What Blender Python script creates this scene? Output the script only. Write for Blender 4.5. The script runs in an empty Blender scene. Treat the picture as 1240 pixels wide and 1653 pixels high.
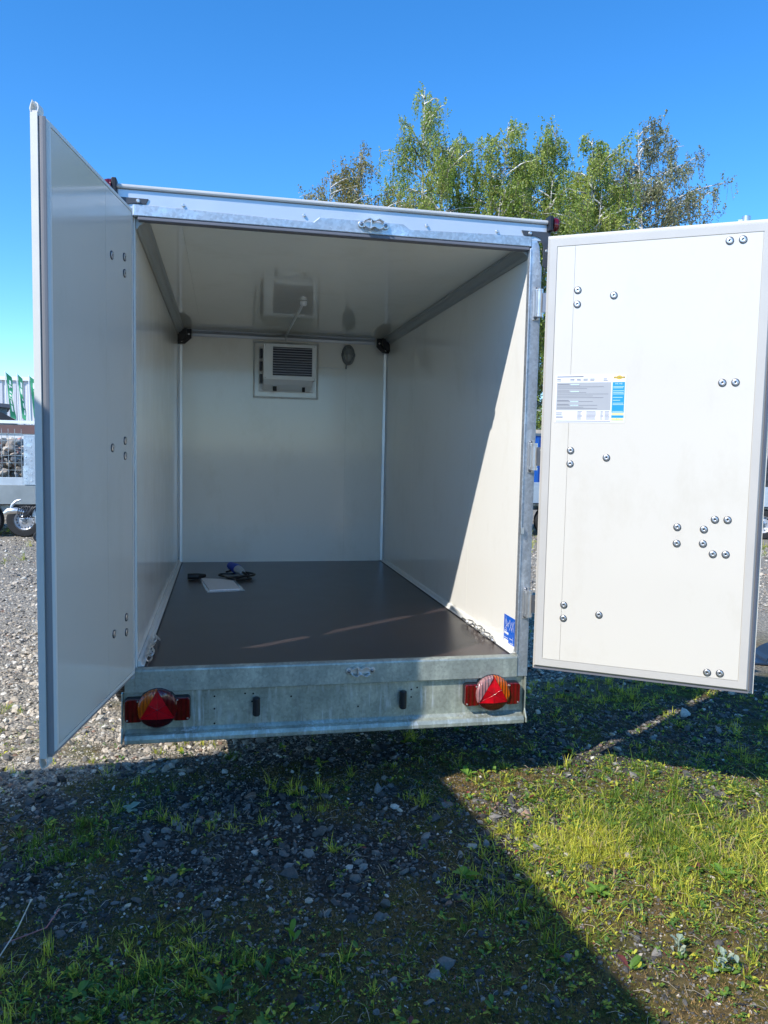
import bpy, math, random
import numpy as np
from mathutils import Matrix, Vector, noise as mnoise

R = math.radians
sc = bpy.context.scene
COL = sc.collection
F = 0.62                      # height of the trailer's load floor above the ground

# ------------------------------------------------------------------ camera
CAM = np.array([-0.4988, -3.3595, 0.9370 + F])
YAW, PITCH, ROLL, FPX = 0.2063, -0.0790, 0.0206, 1248.8
def cam_axes():
    cy, sy, cp, sp = math.cos(YAW), math.sin(YAW), math.cos(PITCH), math.sin(PITCH)
    f = np.array([sy * cp, cy * cp, sp]); r = np.array([cy, -sy, 0.0]); u = np.cross(r, f)
    return (math.cos(ROLL) * r + math.sin(ROLL) * u, -math.sin(ROLL) * r + math.cos(ROLL) * u, f)
cr, cu, cf = cam_axes()
cam_d = bpy.data.cameras.new('camera')
cam = bpy.data.objects.new('camera', cam_d); COL.objects.link(cam)
cam.matrix_world = Matrix(((cr[0], cu[0], -cf[0], CAM[0]), (cr[1], cu[1], -cf[1], CAM[1]),
                           (cr[2], cu[2], -cf[2], CAM[2]), (0, 0, 0, 1)))
cam_d.sensor_fit = 'HORIZONTAL'; cam_d.sensor_width = 36; cam_d.lens = 36 * FPX / 1240
cam_d.clip_start = 0.05; cam_d.clip_end = 2000
sc.camera = cam

# ------------------------------------------------------------------ world, sun, exposure
SUNV = Vector((-0.93, -0.613, 1.0)).normalized()
EL = math.asin(SUNV.z)
w = bpy.data.worlds.new('World'); sc.world = w; w.use_nodes = True
nt = w.node_tree; bg = nt.nodes['Background']
sky = nt.nodes.new('ShaderNodeTexSky'); sky.sky_type = 'NISHITA'; sky.sun_disc = False
sky.sun_elevation = EL; sky.sun_rotation = math.atan2(SUNV.x, SUNV.y)
sky.air_density = 0.8; sky.dust_density = 0.0; sky.ozone_density = 5.0; sky.altitude = 0
hsv = nt.nodes.new('ShaderNodeHueSaturation'); hsv.inputs['Saturation'].default_value = 1.24
nt.links.new(sky.outputs[0], hsv.inputs['Color']); nt.links.new(hsv.outputs[0], bg.inputs[0]); bg.inputs[1].default_value = 0.13
sd = bpy.data.lights.new('sun', 'SUN'); sd.energy = 2.45; sd.angle = R(0.55); sd.color = (1.0, 0.965, 0.91)
sun = bpy.data.objects.new('sun', sd); COL.objects.link(sun)
sun.rotation_euler = SUNV.to_track_quat('Z', 'Y').to_euler()
sun.location = (-20, -12, 20)
sc.view_settings.view_transform = 'Standard'; sc.view_settings.look = 'None'
sc.view_settings.exposure = 1.2; sc.view_settings.gamma = 1
sc.render.engine = 'CYCLES'
sc.cycles.max_bounces = 12; sc.cycles.diffuse_bounces = 8; sc.cycles.glossy_bounces = 4
sc.cycles.transparent_max_bounces = 16

# ------------------------------------------------------------------ helpers
def at(px, py, Y):
    """world point seen at photo pixel px,py on the vertical plane y=Y"""
    d = cf * FPX + cr * (px - 620) - cu * (py - 826.5)
    return CAM + d * ((Y - CAM[1]) / d[1])

def new_mat(name):
    m = bpy.data.materials.new(name); m.use_nodes = True
    return m, m.node_tree, m.node_tree.nodes['Principled BSDF']
def N(nt, t, **k):
    n = nt.nodes.new(t)
    for a, b in k.items():
        if a in n.inputs: n.inputs[a].default_value = b
        else: setattr(n, a, b)
    return n
def coords(nt, scale=(1, 1, 1), kind='Object'):
    tc = N(nt, 'ShaderNodeTexCoord'); mp = N(nt, 'ShaderNodeMapping'); mp.inputs['Scale'].default_value = scale
    nt.links.new(tc.outputs[kind], mp.inputs[0]); return mp.outputs[0]
def ramp(nt, fac, stops):
    r = N(nt, 'ShaderNodeValToRGB'); e = r.color_ramp.elements
    while len(e) < len(stops): e.new(0.5)
    for i, (p, c) in enumerate(stops):
        e[i].position = p; e[i].color = (c[0], c[1], c[2], 1) if hasattr(c, '__len__') else (c, c, c, 1)
    nt.links.new(fac, r.inputs[0]); return r.outputs[0]
def mix(nt, fac, a, b, mode='MIX'):
    m = N(nt, 'ShaderNodeMix', data_type='RGBA', blend_type=mode)
    for sock, v in ((0, fac), (6, a), (7, b)):
        if hasattr(v, 'is_linked') or hasattr(v, 'links'): nt.links.new(v, m.inputs[sock])
        else: m.inputs[sock].default_value = v if sock == 0 else (v[0], v[1], v[2], 1)
    return m.outputs[2]

def simple(name, col, rough=0.5, metal=0.0, var=0.08, scale=6, bump=0.0, bscale=60, coat=0.0, stretch=(1, 1, 1), rvar=0.08):
    m, nt, b = new_mat(name)
    co = coords(nt, stretch)
    n = N(nt, 'ShaderNodeTexNoise', Scale=scale, Detail=5.0); nt.links.new(co, n.inputs['Vector'])
    c = ramp(nt, n.outputs[0], [(0.3, [v * (1 - var) for v in col]), (0.7, [min(1, v * (1 + var)) for v in col])])
    nt.links.new(c, b.inputs['Base Color'])
    rr = ramp(nt, n.outputs[0], [(0.3, max(0.02, rough - rvar * rough)), (0.7, min(1, rough + rvar * rough * 2))])
    nt.links.new(rr, b.inputs['Roughness'])
    b.inputs['Metallic'].default_value = metal; b.inputs['Coat Weight'].default_value = coat
    if bump:
        n2 = N(nt, 'ShaderNodeTexNoise', Scale=bscale, Detail=3.0); nt.links.new(co, n2.inputs['Vector'])
        bp = N(nt, 'ShaderNodeBump', Strength=bump, Distance=0.005)
        nt.links.new(n2.outputs[0], bp.inputs['Height']); nt.links.new(bp.outputs[0], b.inputs['Normal'])
    return m

def galvanised(name, base=(0.50, 0.53, 0.53), streak=(1, 1, 1), dark=0.55, metal=0.75, rough=0.42, streaks=0.0):
    m, nt, b = new_mat(name)
    co = coords(nt, streak); c1 = coords(nt)
    n = N(nt, 'ShaderNodeTexNoise', Scale=7.0, Detail=8.0, Roughness=0.65); nt.links.new(co, n.inputs['Vector'])
    v = N(nt, 'ShaderNodeTexVoronoi', Scale=90.0); nt.links.new(c1, v.inputs['Vector'])
    a = ramp(nt, n.outputs[0], [(0.32, [x * dark for x in base]), (0.5, [x * 0.85 for x in base]), (0.68, [min(1, x * 1.3) for x in base])])
    s = ramp(nt, v.outputs['Color'], [(0.0, 0.80), (1.0, 1.12)])
    outc = mix(nt, 1.0, a, s, 'MULTIPLY')
    if streaks:      # pale zinc runs: fine vertical streaks inside broad patches
        cs_ = coords(nt, (1, 1, 0.09)); ns = N(nt, 'ShaderNodeTexNoise', Scale=75.0, Detail=3.0); nt.links.new(cs_, ns.inputs['Vector'])
        npch = N(nt, 'ShaderNodeTexNoise', Scale=6.0, Detail=3.0); nt.links.new(c1, npch.inputs['Vector'])
        f_ = mix(nt, 1.0, ramp(nt, ns.outputs[0], [(0.5, 0.0), (0.72, 1.0)]), ramp(nt, npch.outputs[0], [(0.45, 0.0), (0.65, 0.8)]), 'MULTIPLY')
        outc = mix(nt, f_, outc, (0.78, 0.82, 0.82))
    nt.links.new(outc, b.inputs['Base Color'])
    rr = ramp(nt, n.outputs[0], [(0.3, rough + 0.15), (0.7, rough - 0.08)]); nt.links.new(rr, b.inputs['Roughness'])
    b.inputs['Metallic'].default_value = metal
    n2 = N(nt, 'ShaderNodeTexNoise', Scale=14.0, Detail=4.0); nt.links.new(c1, n2.inputs['Vector'])
    bp = N(nt, 'ShaderNodeBump', Strength=0.25, Distance=0.004)
    nt.links.new(n2.outputs[0], bp.inputs['Height']); nt.links.new(bp.outputs[0], b.inputs['Normal'])
    return m

def grp(name, col, rough=0.13, wav=1.0, coat=0.5):
    """glossy white sandwich-panel skin with the faint waviness of a real laminate"""
    m, nt, b = new_mat(name)
    co = coords(nt)
    n = N(nt, 'ShaderNodeTexNoise', Scale=1.6, Detail=3.0); nt.links.new(co, n.inputs['Vector'])
    c = ramp(nt, n.outputs[0], [(0.3, [v * 0.975 for v in col]), (0.7, col)])
    dn = N(nt, 'ShaderNodeTexNoise', Scale=3.5, Detail=9.0, Roughness=0.72); nt.links.new(coords(nt, (1, 1, 0.55)), dn.inputs['Vector'])
    c = mix(nt, 1.0, c, ramp(nt, dn.outputs[0], [(0.52, (1, 1, 1)), (0.66, (0.955, 0.948, 0.93)), (0.8, (0.90, 0.885, 0.85))]), 'MULTIPLY')
    nt.links.new(c, b.inputs['Base Color'])
    g = N(nt, 'ShaderNodeTexNoise', Scale=5.0, Detail=6.0); nt.links.new(co, g.inputs['Vector'])
    nt.links.new(ramp(nt, g.outputs[0], [(0.35, rough), (0.75, rough * 1.25)]), b.inputs['Roughness'])
    f1 = N(nt, 'ShaderNodeTexNoise', Scale=2.2, Detail=1.0); nt.links.new(co, f1.inputs['Vector'])
    f2 = N(nt, 'ShaderNodeTexNoise', Scale=260.0, Detail=2.0); nt.links.new(co, f2.inputs['Vector'])
    b1 = N(nt, 'ShaderNodeBump', Strength=0.10 * wav, Distance=0.006); nt.links.new(f1.outputs[0], b1.inputs['Height'])
    b2 = N(nt, 'ShaderNodeBump', Strength=0.03 * wav, Distance=0.0006); nt.links.new(f2.outputs[0], b2.inputs['Height'])
    nt.links.new(b1.outputs[0], b2.inputs['Normal']); nt.links.new(b2.outputs[0], b.inputs['Normal'])
    b.inputs['Specular IOR Level'].default_value = 0.5; b.inputs['Coat Weight'].default_value = coat; b.inputs['Coat Roughness'].default_value = rough * 0.5
    return m

M = {}
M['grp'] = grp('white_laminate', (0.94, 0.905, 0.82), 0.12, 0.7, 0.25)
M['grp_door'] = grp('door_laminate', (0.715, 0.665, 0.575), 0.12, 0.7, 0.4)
M['grp_ceiling'] = grp('ceiling_laminate', (0.93, 0.905, 0.80), 0.06, 0.15, 0.5)
M['pvc'] = simple('beige_plastic_profile', (0.54, 0.51, 0.46), 0.35, var=0.03)
M['pvc_white'] = simple('white_plastic_profile', (0.74, 0.72, 0.66), 0.35, var=0.03)
M['lip'] = simple('grey_brown_lip_seal', (0.26, 0.25, 0.25), 0.5, var=0.04)
M['roofcap'] = simple('grey_roof_edge_profile', (0.60, 0.59, 0.56), 0.5, 0.2, var=0.05)
M['seal'] = simple('grey_rubber_seal', (0.16, 0.16, 0.18), 0.55, var=0.1)
M['seal_dark'] = simple('dark_rubber_seal', (0.035, 0.035, 0.04), 0.6, var=0.1)
M['alu'] = simple('anodised_aluminium', (0.60, 0.62, 0.64), 0.38, 0.85, var=0.05, bump=0.03)
M['alu_dull'] = simple('dull_aluminium', (0.46, 0.47, 0.45), 0.45, 0.5, var=0.06, bump=0.03)
M['alu_paint'] = simple('pale_coated_aluminium', (0.62, 0.66, 0.70), 0.32, 0.35, var=0.03)
M['galv'] = galvanised('galvanised_steel')
M['galv_post'] = galvanised('galvanised_post', (0.56, 0.60, 0.64), (1, 1, 0.5), 0.75)
M['galv_head'] = galvanised('galvanised_header', (0.62, 0.67, 0.70), (0.6, 1, 1), 0.85)
M['galv_bump'] = galvanised('galvanised_bumper', (0.46, 0.48, 0.39), (1.1, 1, 0.8), 0.60, 0.45, 0.40, streaks=1.0)  # green tint in the base colour stands for grass reflected in the zinc
M['galv_sill'] = galvanised('galvanised_sill', (0.47, 0.50, 0.43), (1.3, 1, 0.6), 0.72, 0.5)
M['steel'] = simple('stainless_steel', (0.68, 0.67, 0.65), 0.36, 0.9, var=0.08, scale=25)
M['steel_dark'] = simple('dark_steel', (0.22, 0.23, 0.25), 0.35, 0.9, var=0.1)
M['plate'] = simple('dark_grey_plate', (0.07, 0.075, 0.085), 0.45, 0.3)
M['black'] = simple('black_plastic', (0.012, 0.012, 0.014), 0.45)
M['rubber'] = simple('tyre_rubber', (0.018, 0.018, 0.018), 0.75, bump=0.3, bscale=80)
M['white_plastic'] = simple('white_enamel', (0.90, 0.90, 0.88), 0.3, var=0.02)
M['grey_plastic'] = simple('grey_plastic', (0.25, 0.27, 0.27), 0.4)
M['grille_dark'] = simple('dark_grille', (0.012, 0.014, 0.03), 0.4)
M['slat'] = simple('grille_slat', (0.40, 0.42, 0.48), 0.4, 0.3)
M['blue_plastic'] = simple('blue_plastic', (0.01, 0.05, 0.42), 0.4)
M['paper'] = simple('white_paper', (0.80, 0.80, 0.82), 0.6, var=0.02)
M['film'] = simple('clear_film', (0.5, 0.52, 0.54), 0.15, coat=0.5)
M['hole'] = simple('dark_hole', (0.006, 0.006, 0.006), 0.9)
M['wood'] = simple('phenolic_plywood', (0.046, 0.032, 0.030), 0.31, var=0.12, scale=5, bump=0.03, bscale=300, rvar=0.03)
def lens(name, col, ridge=400.0, rough=0.12, axis='X', strength=0.6, emis=0):
    m, nt, b = new_mat(name)
    co = coords(nt)
    wv = N(nt, 'ShaderNodeTexWave', Scale=ridge / 10.0, bands_direction=axis); nt.links.new(co, wv.inputs['Vector'])
    n = N(nt, 'ShaderNodeTexNoise', Scale=30.0); nt.links.new(co, n.inputs['Vector'])
    c = ramp(nt, n.outputs[0], [(0.35, [v * 0.7 for v in col]), (0.65, col)])
    c = mix(nt, 1.0, c, ramp(nt, wv.outputs[0], [(0.15, 0.66), (0.6, 1.0)]), 'MULTIPLY') if axis == 'X' else c
    nt.links.new(c, b.inputs['Base Color']); b.inputs['Roughness'].default_value = rough
    b.inputs['Coat Weight'].default_value = 0.6; b.inputs['Coat Roughness'].default_value = 0.05
    b.inputs['Subsurface Weight'].default_value = 0.0
    bp = N(nt, 'ShaderNodeBump', Strength=strength, Distance=0.002)
    nt.links.new(wv.outputs[0], bp.inputs['Height']); nt.links.new(bp.outputs[0], b.inputs['Normal'])
    return m
M['red_lens'] = lens('red_lens', (0.16, 0.002, 0.004), 160.0, 0.12, 'X', 0.9)
M['red_refl'] = lens('red_reflector', (0.66, 0.0, 0.008), 900.0, 0.6, 'Z', 0.2, 0)
M['red_refl'].node_tree.nodes['Principled BSDF'].inputs['Coat Weight'].default_value = 0.05
M['red_refl'].node_tree.nodes['Principled BSDF'].inputs['Specular IOR Level'].default_value = 0.15
M['red_dark'] = lens('dark_red_lens', (0.06, 0.003, 0.006))
M['amber'] = lens('amber_lens', (0.66, 0.11, 0.004), 230.0, 0.12, 'X', 1.5)
M['clear'] = lens('ridged_clear_lens', (0.42, 0.20, 0.20), 230.0, 0.2, 'X', 1.5)
M['glass'] = simple('lamp_glass', (0.35, 0.37, 0.36), 0.1, coat=0.6)

def leafmat(name, col, trans=0.35, rough=0.55, var=0.35):
    m, nt, b = new_mat(name)
    g = N(nt, 'ShaderNodeNewGeometry')
    hs = ramp(nt, g.outputs['Random Per Island'], [(0.0, [c * (1 - var) for c in col]), (0.5, col), (1.0, [min(1, c * (1 + var)) for c in (col[0] * 1.15, col[1], col[2])])])
    nt.links.new(hs, b.inputs['Base Color']); b.inputs['Roughness'].default_value = rough
    t = N(nt, 'ShaderNodeBsdfTranslucent'); nt.links.new(hs, t.inputs['Color'])
    ms = N(nt, 'ShaderNodeMixShader'); ms.inputs[0].default_value = trans
    nt.links.new(b.outputs[0], ms.inputs[1]); nt.links.new(t.outputs[0], ms.inputs[2])
    nt.links.new(ms.outputs[0], nt.nodes['Material Output'].inputs[0])
    return m

class MB:
    def __init__(s): s.v = []; s.f = []; s.mi = []; s.sm = []; s.m = 0; s.T = None
    def add(s, vs, fs, smooth=False):
        o = len(s.v)
        if s.T is not None: vs = [tuple(s.T @ Vector(v)) for v in vs]
        s.v += [tuple(v) for v in vs]; s.f += [[i + o for i in f] for f in fs]
        s.mi += [s.m] * len(fs); s.sm += [smooth] * len(fs)
    def box(s, x0, x1, y0, y1, z0, z1):
        x0, x1 = sorted((x0, x1)); y0, y1 = sorted((y0, y1)); z0, z1 = sorted((z0, z1))
        s.add([(x0, y0, z0), (x1, y0, z0), (x1, y1, z0), (x0, y1, z0), (x0, y0, z1), (x1, y0, z1), (x1, y1, z1), (x0, y1, z1)],
              [(0, 3, 2, 1), (4, 5, 6, 7), (0, 1, 5, 4), (1, 2, 6, 5), (2, 3, 7, 6), (3, 0, 4, 7)]); return s
    def prism(s, pts, a, b, axis='y'):
        """closed 2-D outline extruded from a to b along axis; pts are (x,z) for y, (y,z) for x, (x,y) for z"""
        f = {'y': lambda p, t: (p[0], t, p[1]), 'x': lambda p, t: (t, p[0], p[1]), 'z': lambda p, t: (p[0], p[1], t)}[axis]
        n = len(pts); vs = [f(p, a) for p in pts] + [f(p, b) for p in pts]
        area = sum(pts[i][0] * pts[(i + 1) % n][1] - pts[(i + 1) % n][0] * pts[i][1] for i in range(n))
        fs = [[i, (i + 1) % n, n + (i + 1) % n, n + i] for i in range(n)] + [list(range(n))[::-1], list(range(n, 2 * n))]
        s.add(vs, fs); return s
    def tube(s, pts, r, n=10, caps=True, smooth=True):
        pts = [Vector(p) for p in pts]; rs = r if hasattr(r, '__len__') else [r] * len(pts)
        vs = []; prev = None
        for i, p in enumerate(pts):
            d = (pts[min(i + 1, len(pts) - 1)] - pts[max(i - 1, 0)])
            if d.length < 1e-9: d = Vector((0, 0, 1))
            d.normalize()
            if prev is None: a = d.orthogonal().normalized()
            else:
                a = prev - d * prev.dot(d)
                a = a.normalized() if a.length > 1e-6 else d.orthogonal().normalized()
            prev = a; b = d.cross(a)
            for k in range(n):
                t = 2 * math.pi * k / n; vs.append(p + (a * math.cos(t) + b * math.sin(t)) * rs[i])
        fs = [[i * n + k, i * n + (k + 1) % n, (i + 1) * n + (k + 1) % n, (i + 1) * n + k] for i in range(len(pts) - 1) for k in range(n)]
        s.add(vs, fs, smooth)
        if caps:
            o = (len(pts) - 1) * n
            s.add(vs[:n], [list(range(n))[::-1]]); s.add(vs[o:], [list(range(n))])
        return s
    def lathe(s, prof, c, axis='y', n=24, smooth=True, sx=1, sz=1):
        """prof: list of (radius, offset along axis)"""
        f = {'y': lambda r, o, t: (c[0] + r * math.cos(t) * sx, c[1] + o, c[2] + r * math.sin(t) * sz),
             'x': lambda r, o, t: (c[0] + o, c[1] + r * math.cos(t) * sx, c[2] + r * math.sin(t) * sz),
             'z': lambda r, o, t: (c[0] + r * math.cos(t) * sx, c[1] + r * math.sin(t) * sz, c[2] + o)}[axis]
        vs = [f(r, o, 2 * math.pi * k / n) for r, o in prof for k in range(n)]
        fs = [[i * n + k, i * n + (k + 1) % n, (i + 1) * n + (k + 1) % n, (i + 1) * n + k] for i in range(len(prof) - 1) for k in range(n)]
        s.add(vs, fs, smooth); return s
    def build(s, name, mats, parent=None, bevel=0.0, loc=None, rotz=0.0, seg=2, fix=True):
        me = bpy.data.meshes.new(name); me.from_pydata(s.v, [], s.f)
        mats = mats if isinstance(mats, (list, tuple)) else [mats]
        for m in mats: me.materials.append(m)
        me.polygons.foreach_set('material_index', s.mi); me.polygons.foreach_set('use_smooth', s.sm)
        if fix:
            import bmesh
            bm = bmesh.new(); bm.from_mesh(me)
            bmesh.ops.remove_doubles(bm, verts=bm.verts, dist=1e-6)
            bmesh.ops.recalc_face_normals(bm, faces=bm.faces)
            for e_ in bm.edges:
                if len(e_.link_faces) == 2 and e_.calc_face_angle(0) > 0.6: e_.smooth = False
            bm.to_mesh(me); bm.free()
        o = bpy.data.objects.new(name, me); COL.objects.link(o)
        if parent: o.parent = parent
        if loc is not None: o.location = loc
        o.rotation_euler.z = rotz
        if bevel:
            b = o.modifiers.new('bevel', 'BEVEL'); b.width = bevel; b.segments = seg; b.limit_method = 'ANGLE'; b.angle_limit = R(40)
            b.harden_normals = False
        return o
def B(*a): return MB().box(*a)

def tag(o, label=None, cat=None, group=None, kind=None):
    if label: o['label'] = label
    if cat: o['category'] = cat
    if group: o['group'] = group
    if kind: o['kind'] = kind
    return o
def empty(name, loc, rz, label, cat, group=None):
    o = bpy.data.objects.new(name, None); COL.objects.link(o); o.location = loc; o.rotation_euler.z = rz
    o.empty_display_size = 0.1
    return tag(o, label, cat, group)
def copy_part(o, parent, loc=None):
    c = o.copy(); COL.objects.link(c); c.parent = parent
    if loc is not None: c.location = loc
    return c

def text_geo(txt, size):
    cu_ = bpy.data.curves.new('t', 'FONT'); cu_.body = txt; cu_.size = size; cu_.align_x = 'CENTER'; cu_.align_y = 'CENTER'
    cu_.resolution_u = 2
    o = bpy.data.objects.new('t', cu_); COL.objects.link(o)
    bpy.context.view_layer.update()
    me = bpy.data.meshes.new_from_object(o.evaluated_get(bpy.context.evaluated_depsgraph_get()))
    vs = [tuple(v.co) for v in me.vertices]; fs = [list(p.vertices) for p in me.polygons]
    bpy.data.objects.remove(o); bpy.data.curves.remove(cu_); bpy.data.meshes.remove(me)
    return vs, fs

# ------------------------------------------------------------------ ground
rng = np.random.default_rng(7)
_perm = rng.random((256, 256))
def vnoise(x, y, s, o=0):
    x = np.asarray(x) / s + 37.3 + o * 17.1; y = np.asarray(y) / s + 91.7 + o * 5.3
    xi = np.floor(x).astype(int); yi = np.floor(y).astype(int); fx = x - xi; fy = y - yi
    fx = fx * fx * (3 - 2 * fx); fy = fy * fy * (3 - 2 * fy)
    g = lambda a, b: _perm[a % 256, b % 256]
    return (g(xi, yi) * (1 - fx) + g(xi + 1, yi) * fx) * (1 - fy) + (g(xi, yi + 1) * (1 - fx) + g(xi + 1, yi + 1) * fx) * fy
def fbm(x, y, s, o=0, n=3):
    return sum(vnoise(x, y, s / 2 ** k, o + k) / 2 ** k for k in range(n)) / sum(1 / 2 ** k for k in range(n))
def blob(x, y, cx, cy, rx, ry): return np.exp(-((x - cx) / rx) ** 2 - ((y - cy) / ry) ** 2)
def height(x, y):
    near = 1 / (1 + np.exp((np.hypot(x, y - 0) - 7) / 1.2))
    return (fbm(x, y, 0.55, 1) - 0.5) * 0.030 + (fbm(x, y, 0.06, 11) - 0.45) * 0.020 * np.clip(moss_amt(x, y), 0, 1) * near + (fbm(x, y, 0.09, 5) - 0.5) * 0.016 * near
def yard_fade(x, y):
    return 1 / (1 + np.exp((-2.9 - y) / 0.25)) / (1 + np.exp((np.abs(x - 0.8) - 3.8) / 0.4))
def moss_amt(x, y):
    m = 1.25 / (1 + np.exp((y + 0.95) / 0.17)) + 0.85 * blob(x, y, 0.75, 0.0, 0.45, 0.28) + 0.6 * blob(x, y, 0.1, 0.15, 0.5, 0.15) \
        + 0.5 * blob(x, y, -1.1, -0.2, 0.3, 0.35) + 0.35 * blob(x, y, 1.6, -0.4, 0.6, 0.5) + 0.5 * blob(x, y, 2.4, 1.2, 1.5, 1.0)
    m = m - 0.5 * blob(x, y, -0.35, -0.45, 0.5, 0.25) + (fbm(x, y, 0.22, 20) - 0.46) * 2.2
    m = np.where(y > 1.5, (fbm(x, y, 1.6, 24) - 0.62) * 3 + 0.9 * blob(x, y, 3.6, 2.6, 1.6, 1.2) + 1.2 * blob(x, y, -3.6, 11.4, 3.0, 0.9) + blob(x, y, 6, 9, 5, 1.5), m)
    m = m * yard_fade(x, y)
    return np.clip(m, 0, 1)
def grass_amt(x, y):
    g = 1.5 * blob(x, y, 1.15, -0.62, 0.42, 0.27) + 0.8 * blob(x, y, 1.6, -0.85, 0.4, 0.35) + 0.9 * blob(x, y, -0.78, -1.12, 0.38, 0.16) \
        + 0.7 * blob(x, y, -1.05, -0.25, 0.25, 0.22) + 0.35 * blob(x, y, -0.3, -0.1, 0.5, 0.3) + 0.45 * blob(x, y, 0.55, -0.9, 0.25, 0.3) \
        + 0.3 * blob(x, y, 1.4, -0.1, 0.8, 0.3) + 0.9 * blob(x, y, 3.7, 2.3, 1.3, 1.0) + 0.25 * blob(x, y, 2.0, 1.6, 0.8, 0.9)
    g = g + np.where((x < 0.45) & (y > -1.0), 0.03, 0.10) + (fbm(x, y, 0.20, 30) - 0.54) * 0.8
    g = np.where(y > 1.5, (fbm(x, y, 0.9, 33) - 0.60) * 1.0 + 0.9 * blob(x, y, 3.7, 2.3, 1.3, 1.0) + 1.2 * blob(x, y, -3.6, 11.3, 3.0, 0.7) + blob(x, y, 6, 9, 5, 1.5), g)
    return np.clip(g, 0, 1.3)

def axis_grid(a, b, st, lo, hi):
    c = list(np.arange(a, b, st)); s = st; v = c[0]; left = []
    while v > lo: s *= 1.22; v -= s; left.append(v)
    s = st; v = c[-1]; right = []
    while v < hi: s *= 1.22; v += s; right.append(v)
    return np.array(left[::-1] + c + right)
gx = axis_grid(-2.2, 3.2, 0.02, -500, 500); gy = axis_grid(-1.9, 3.6, 0.02, -500, 700)
GX, GY = np.meshgrid(gx, gy); GZ = height(GX, GY)
def np_mesh(name, co, faces_flat, nper, mats, mi=None, smooth=False, attr=None):
    me = bpy.data.meshes.new(name)
    nf = len(faces_flat) // nper
    me.vertices.add(len(co)); me.vertices.foreach_set('co', np.ascontiguousarray(co, dtype=np.float32).ravel())
    me.loops.add(len(faces_flat)); me.loops.foreach_set('vertex_index', np.ascontiguousarray(faces_flat, dtype=np.int32))
    me.polygons.add(nf); me.polygons.foreach_set('loop_start', np.arange(0, nf * nper, nper, dtype=np.int32))
    for m in mats: me.materials.append(m)
    if mi is not None: me.polygons.foreach_set('material_index', np.ascontiguousarray(mi, dtype=np.int32))
    me.polygons.foreach_set('use_smooth', np.full(nf, smooth))
    if attr is not None:
        a = me.attributes.new('zone', 'FLOAT_COLOR', 'POINT'); a.data.foreach_set('color', np.ascontiguousarray(attr, dtype=np.float32).ravel())
    me.update(calc_edges=True); me.validate()
    o = bpy.data.objects.new(name, me); COL.objects.link(o); return o

def ground_mat():
    m, nt, b = new_mat('ground_gravel_soil_moss')
    co = coords(nt, kind='Object')
    za = N(nt, 'ShaderNodeAttribute', attribute_name='zone'); sep = N(nt, 'ShaderNodeSeparateColor'); nt.links.new(za.outputs['Color'], sep.inputs[0])
    v = N(nt, 'ShaderNodeTexVoronoi', Scale=46.0); nt.links.new(co, v.inputs['Vector'])
    v2 = N(nt, 'ShaderNodeTexVoronoi', Scale=85.0); nt.links.new(co, v2.inputs['Vector'])
    stone = ramp(nt, v.outputs['Color'], [(0.1, (0.24, 0.22, 0.20)), (0.45, (0.42, 0.37, 0.30)), (0.75, (0.54, 0.48, 0.38)), (1.0, (0.64, 0.60, 0.52))])
    fine = ramp(nt, v2.outputs['Color'], [(0.1, (0.13, 0.12, 0.10)), (0.9, (0.38, 0.35, 0.29))])
    gap = ramp(nt, v.outputs['Distance'], [(0.30, 1.0), (0.55, 0.0)])
    grav = mix(nt, gap, fine, stone)
    lo = N(nt, 'ShaderNodeTexNoise', Scale=0.7, Detail=4.0); nt.links.new(co, lo.inputs['Vector'])
    grav = mix(nt, 1.0, grav, ramp(nt, lo.outputs[0], [(0.3, (0.78, 0.76, 0.72)), (0.7, (1.1, 1.06, 1.0))]), 'MULTIPLY')
    soil = ramp(nt, v2.outputs['Color'], [(0.0, (0.020, 0.017, 0.013)), (0.8, (0.060, 0.053, 0.042)), (1.0, (0.12, 0.11, 0.095))])  # soil tones lowered so the shaded foreground stays dark
    mn = N(nt, 'ShaderNodeTexNoise', Scale=45.0, Detail=6.0, Roughness=0.7); nt.links.new(co, mn.inputs['Vector'])
    mm = N(nt, 'ShaderNodeTexNoise', Scale=7.0, Detail=3.0); nt.links.new(co, mm.inputs['Vector'])
    moss = mix(nt, ramp(nt, mm.outputs[0], [(0.4, 0.0), (0.6, 1.0)]),
               ramp(nt, mn.outputs[0], [(0.3, (0.020, 0.015, 0.006)), (0.65, (0.20, 0.135, 0.05))]),
               ramp(nt, mn.outputs[0], [(0.3, (0.015, 0.017, 0.004)), (0.65, (0.15, 0.135, 0.03))]))
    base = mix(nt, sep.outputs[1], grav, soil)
    base = mix(nt, sep.outputs[0], base, moss)
    nt.links.new(base, b.inputs['Base Color']); b.inputs['Roughness'].default_value = 0.95
    b.inputs['Specular IOR Level'].default_value = 0.2
    h = mix(nt, sep.outputs[0], ramp(nt, v.outputs['Distance'], [(0.0, 1.0), (0.6, 0.0)]), mn.outputs[0])
    bp = N(nt, 'ShaderNodeBump', Strength=0.9, Distance=0.014); nt.links.new(h, bp.inputs['Height']); nt.links.new(bp.outputs[0], b.inputs['Normal'])
    return m
def soil_shade_amt(x, y):      # soil near the camera, colour darkened further for foreground shade; pale grit farther off
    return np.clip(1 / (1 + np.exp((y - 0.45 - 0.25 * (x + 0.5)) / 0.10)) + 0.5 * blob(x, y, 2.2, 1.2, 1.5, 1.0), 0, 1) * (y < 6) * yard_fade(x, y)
nx, ny = len(gx), len(gy)
idx = np.arange(nx * ny).reshape(ny, nx)
quads = np.stack([idx[:-1, :-1], idx[:-1, 1:], idx[1:, 1:], idx[1:, :-1]], -1).reshape(-1)
zone = np.stack([moss_amt(GX, GY), soil_shade_amt(GX, GY), grass_amt(GX, GY), np.ones_like(GX)], -1)
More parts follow.
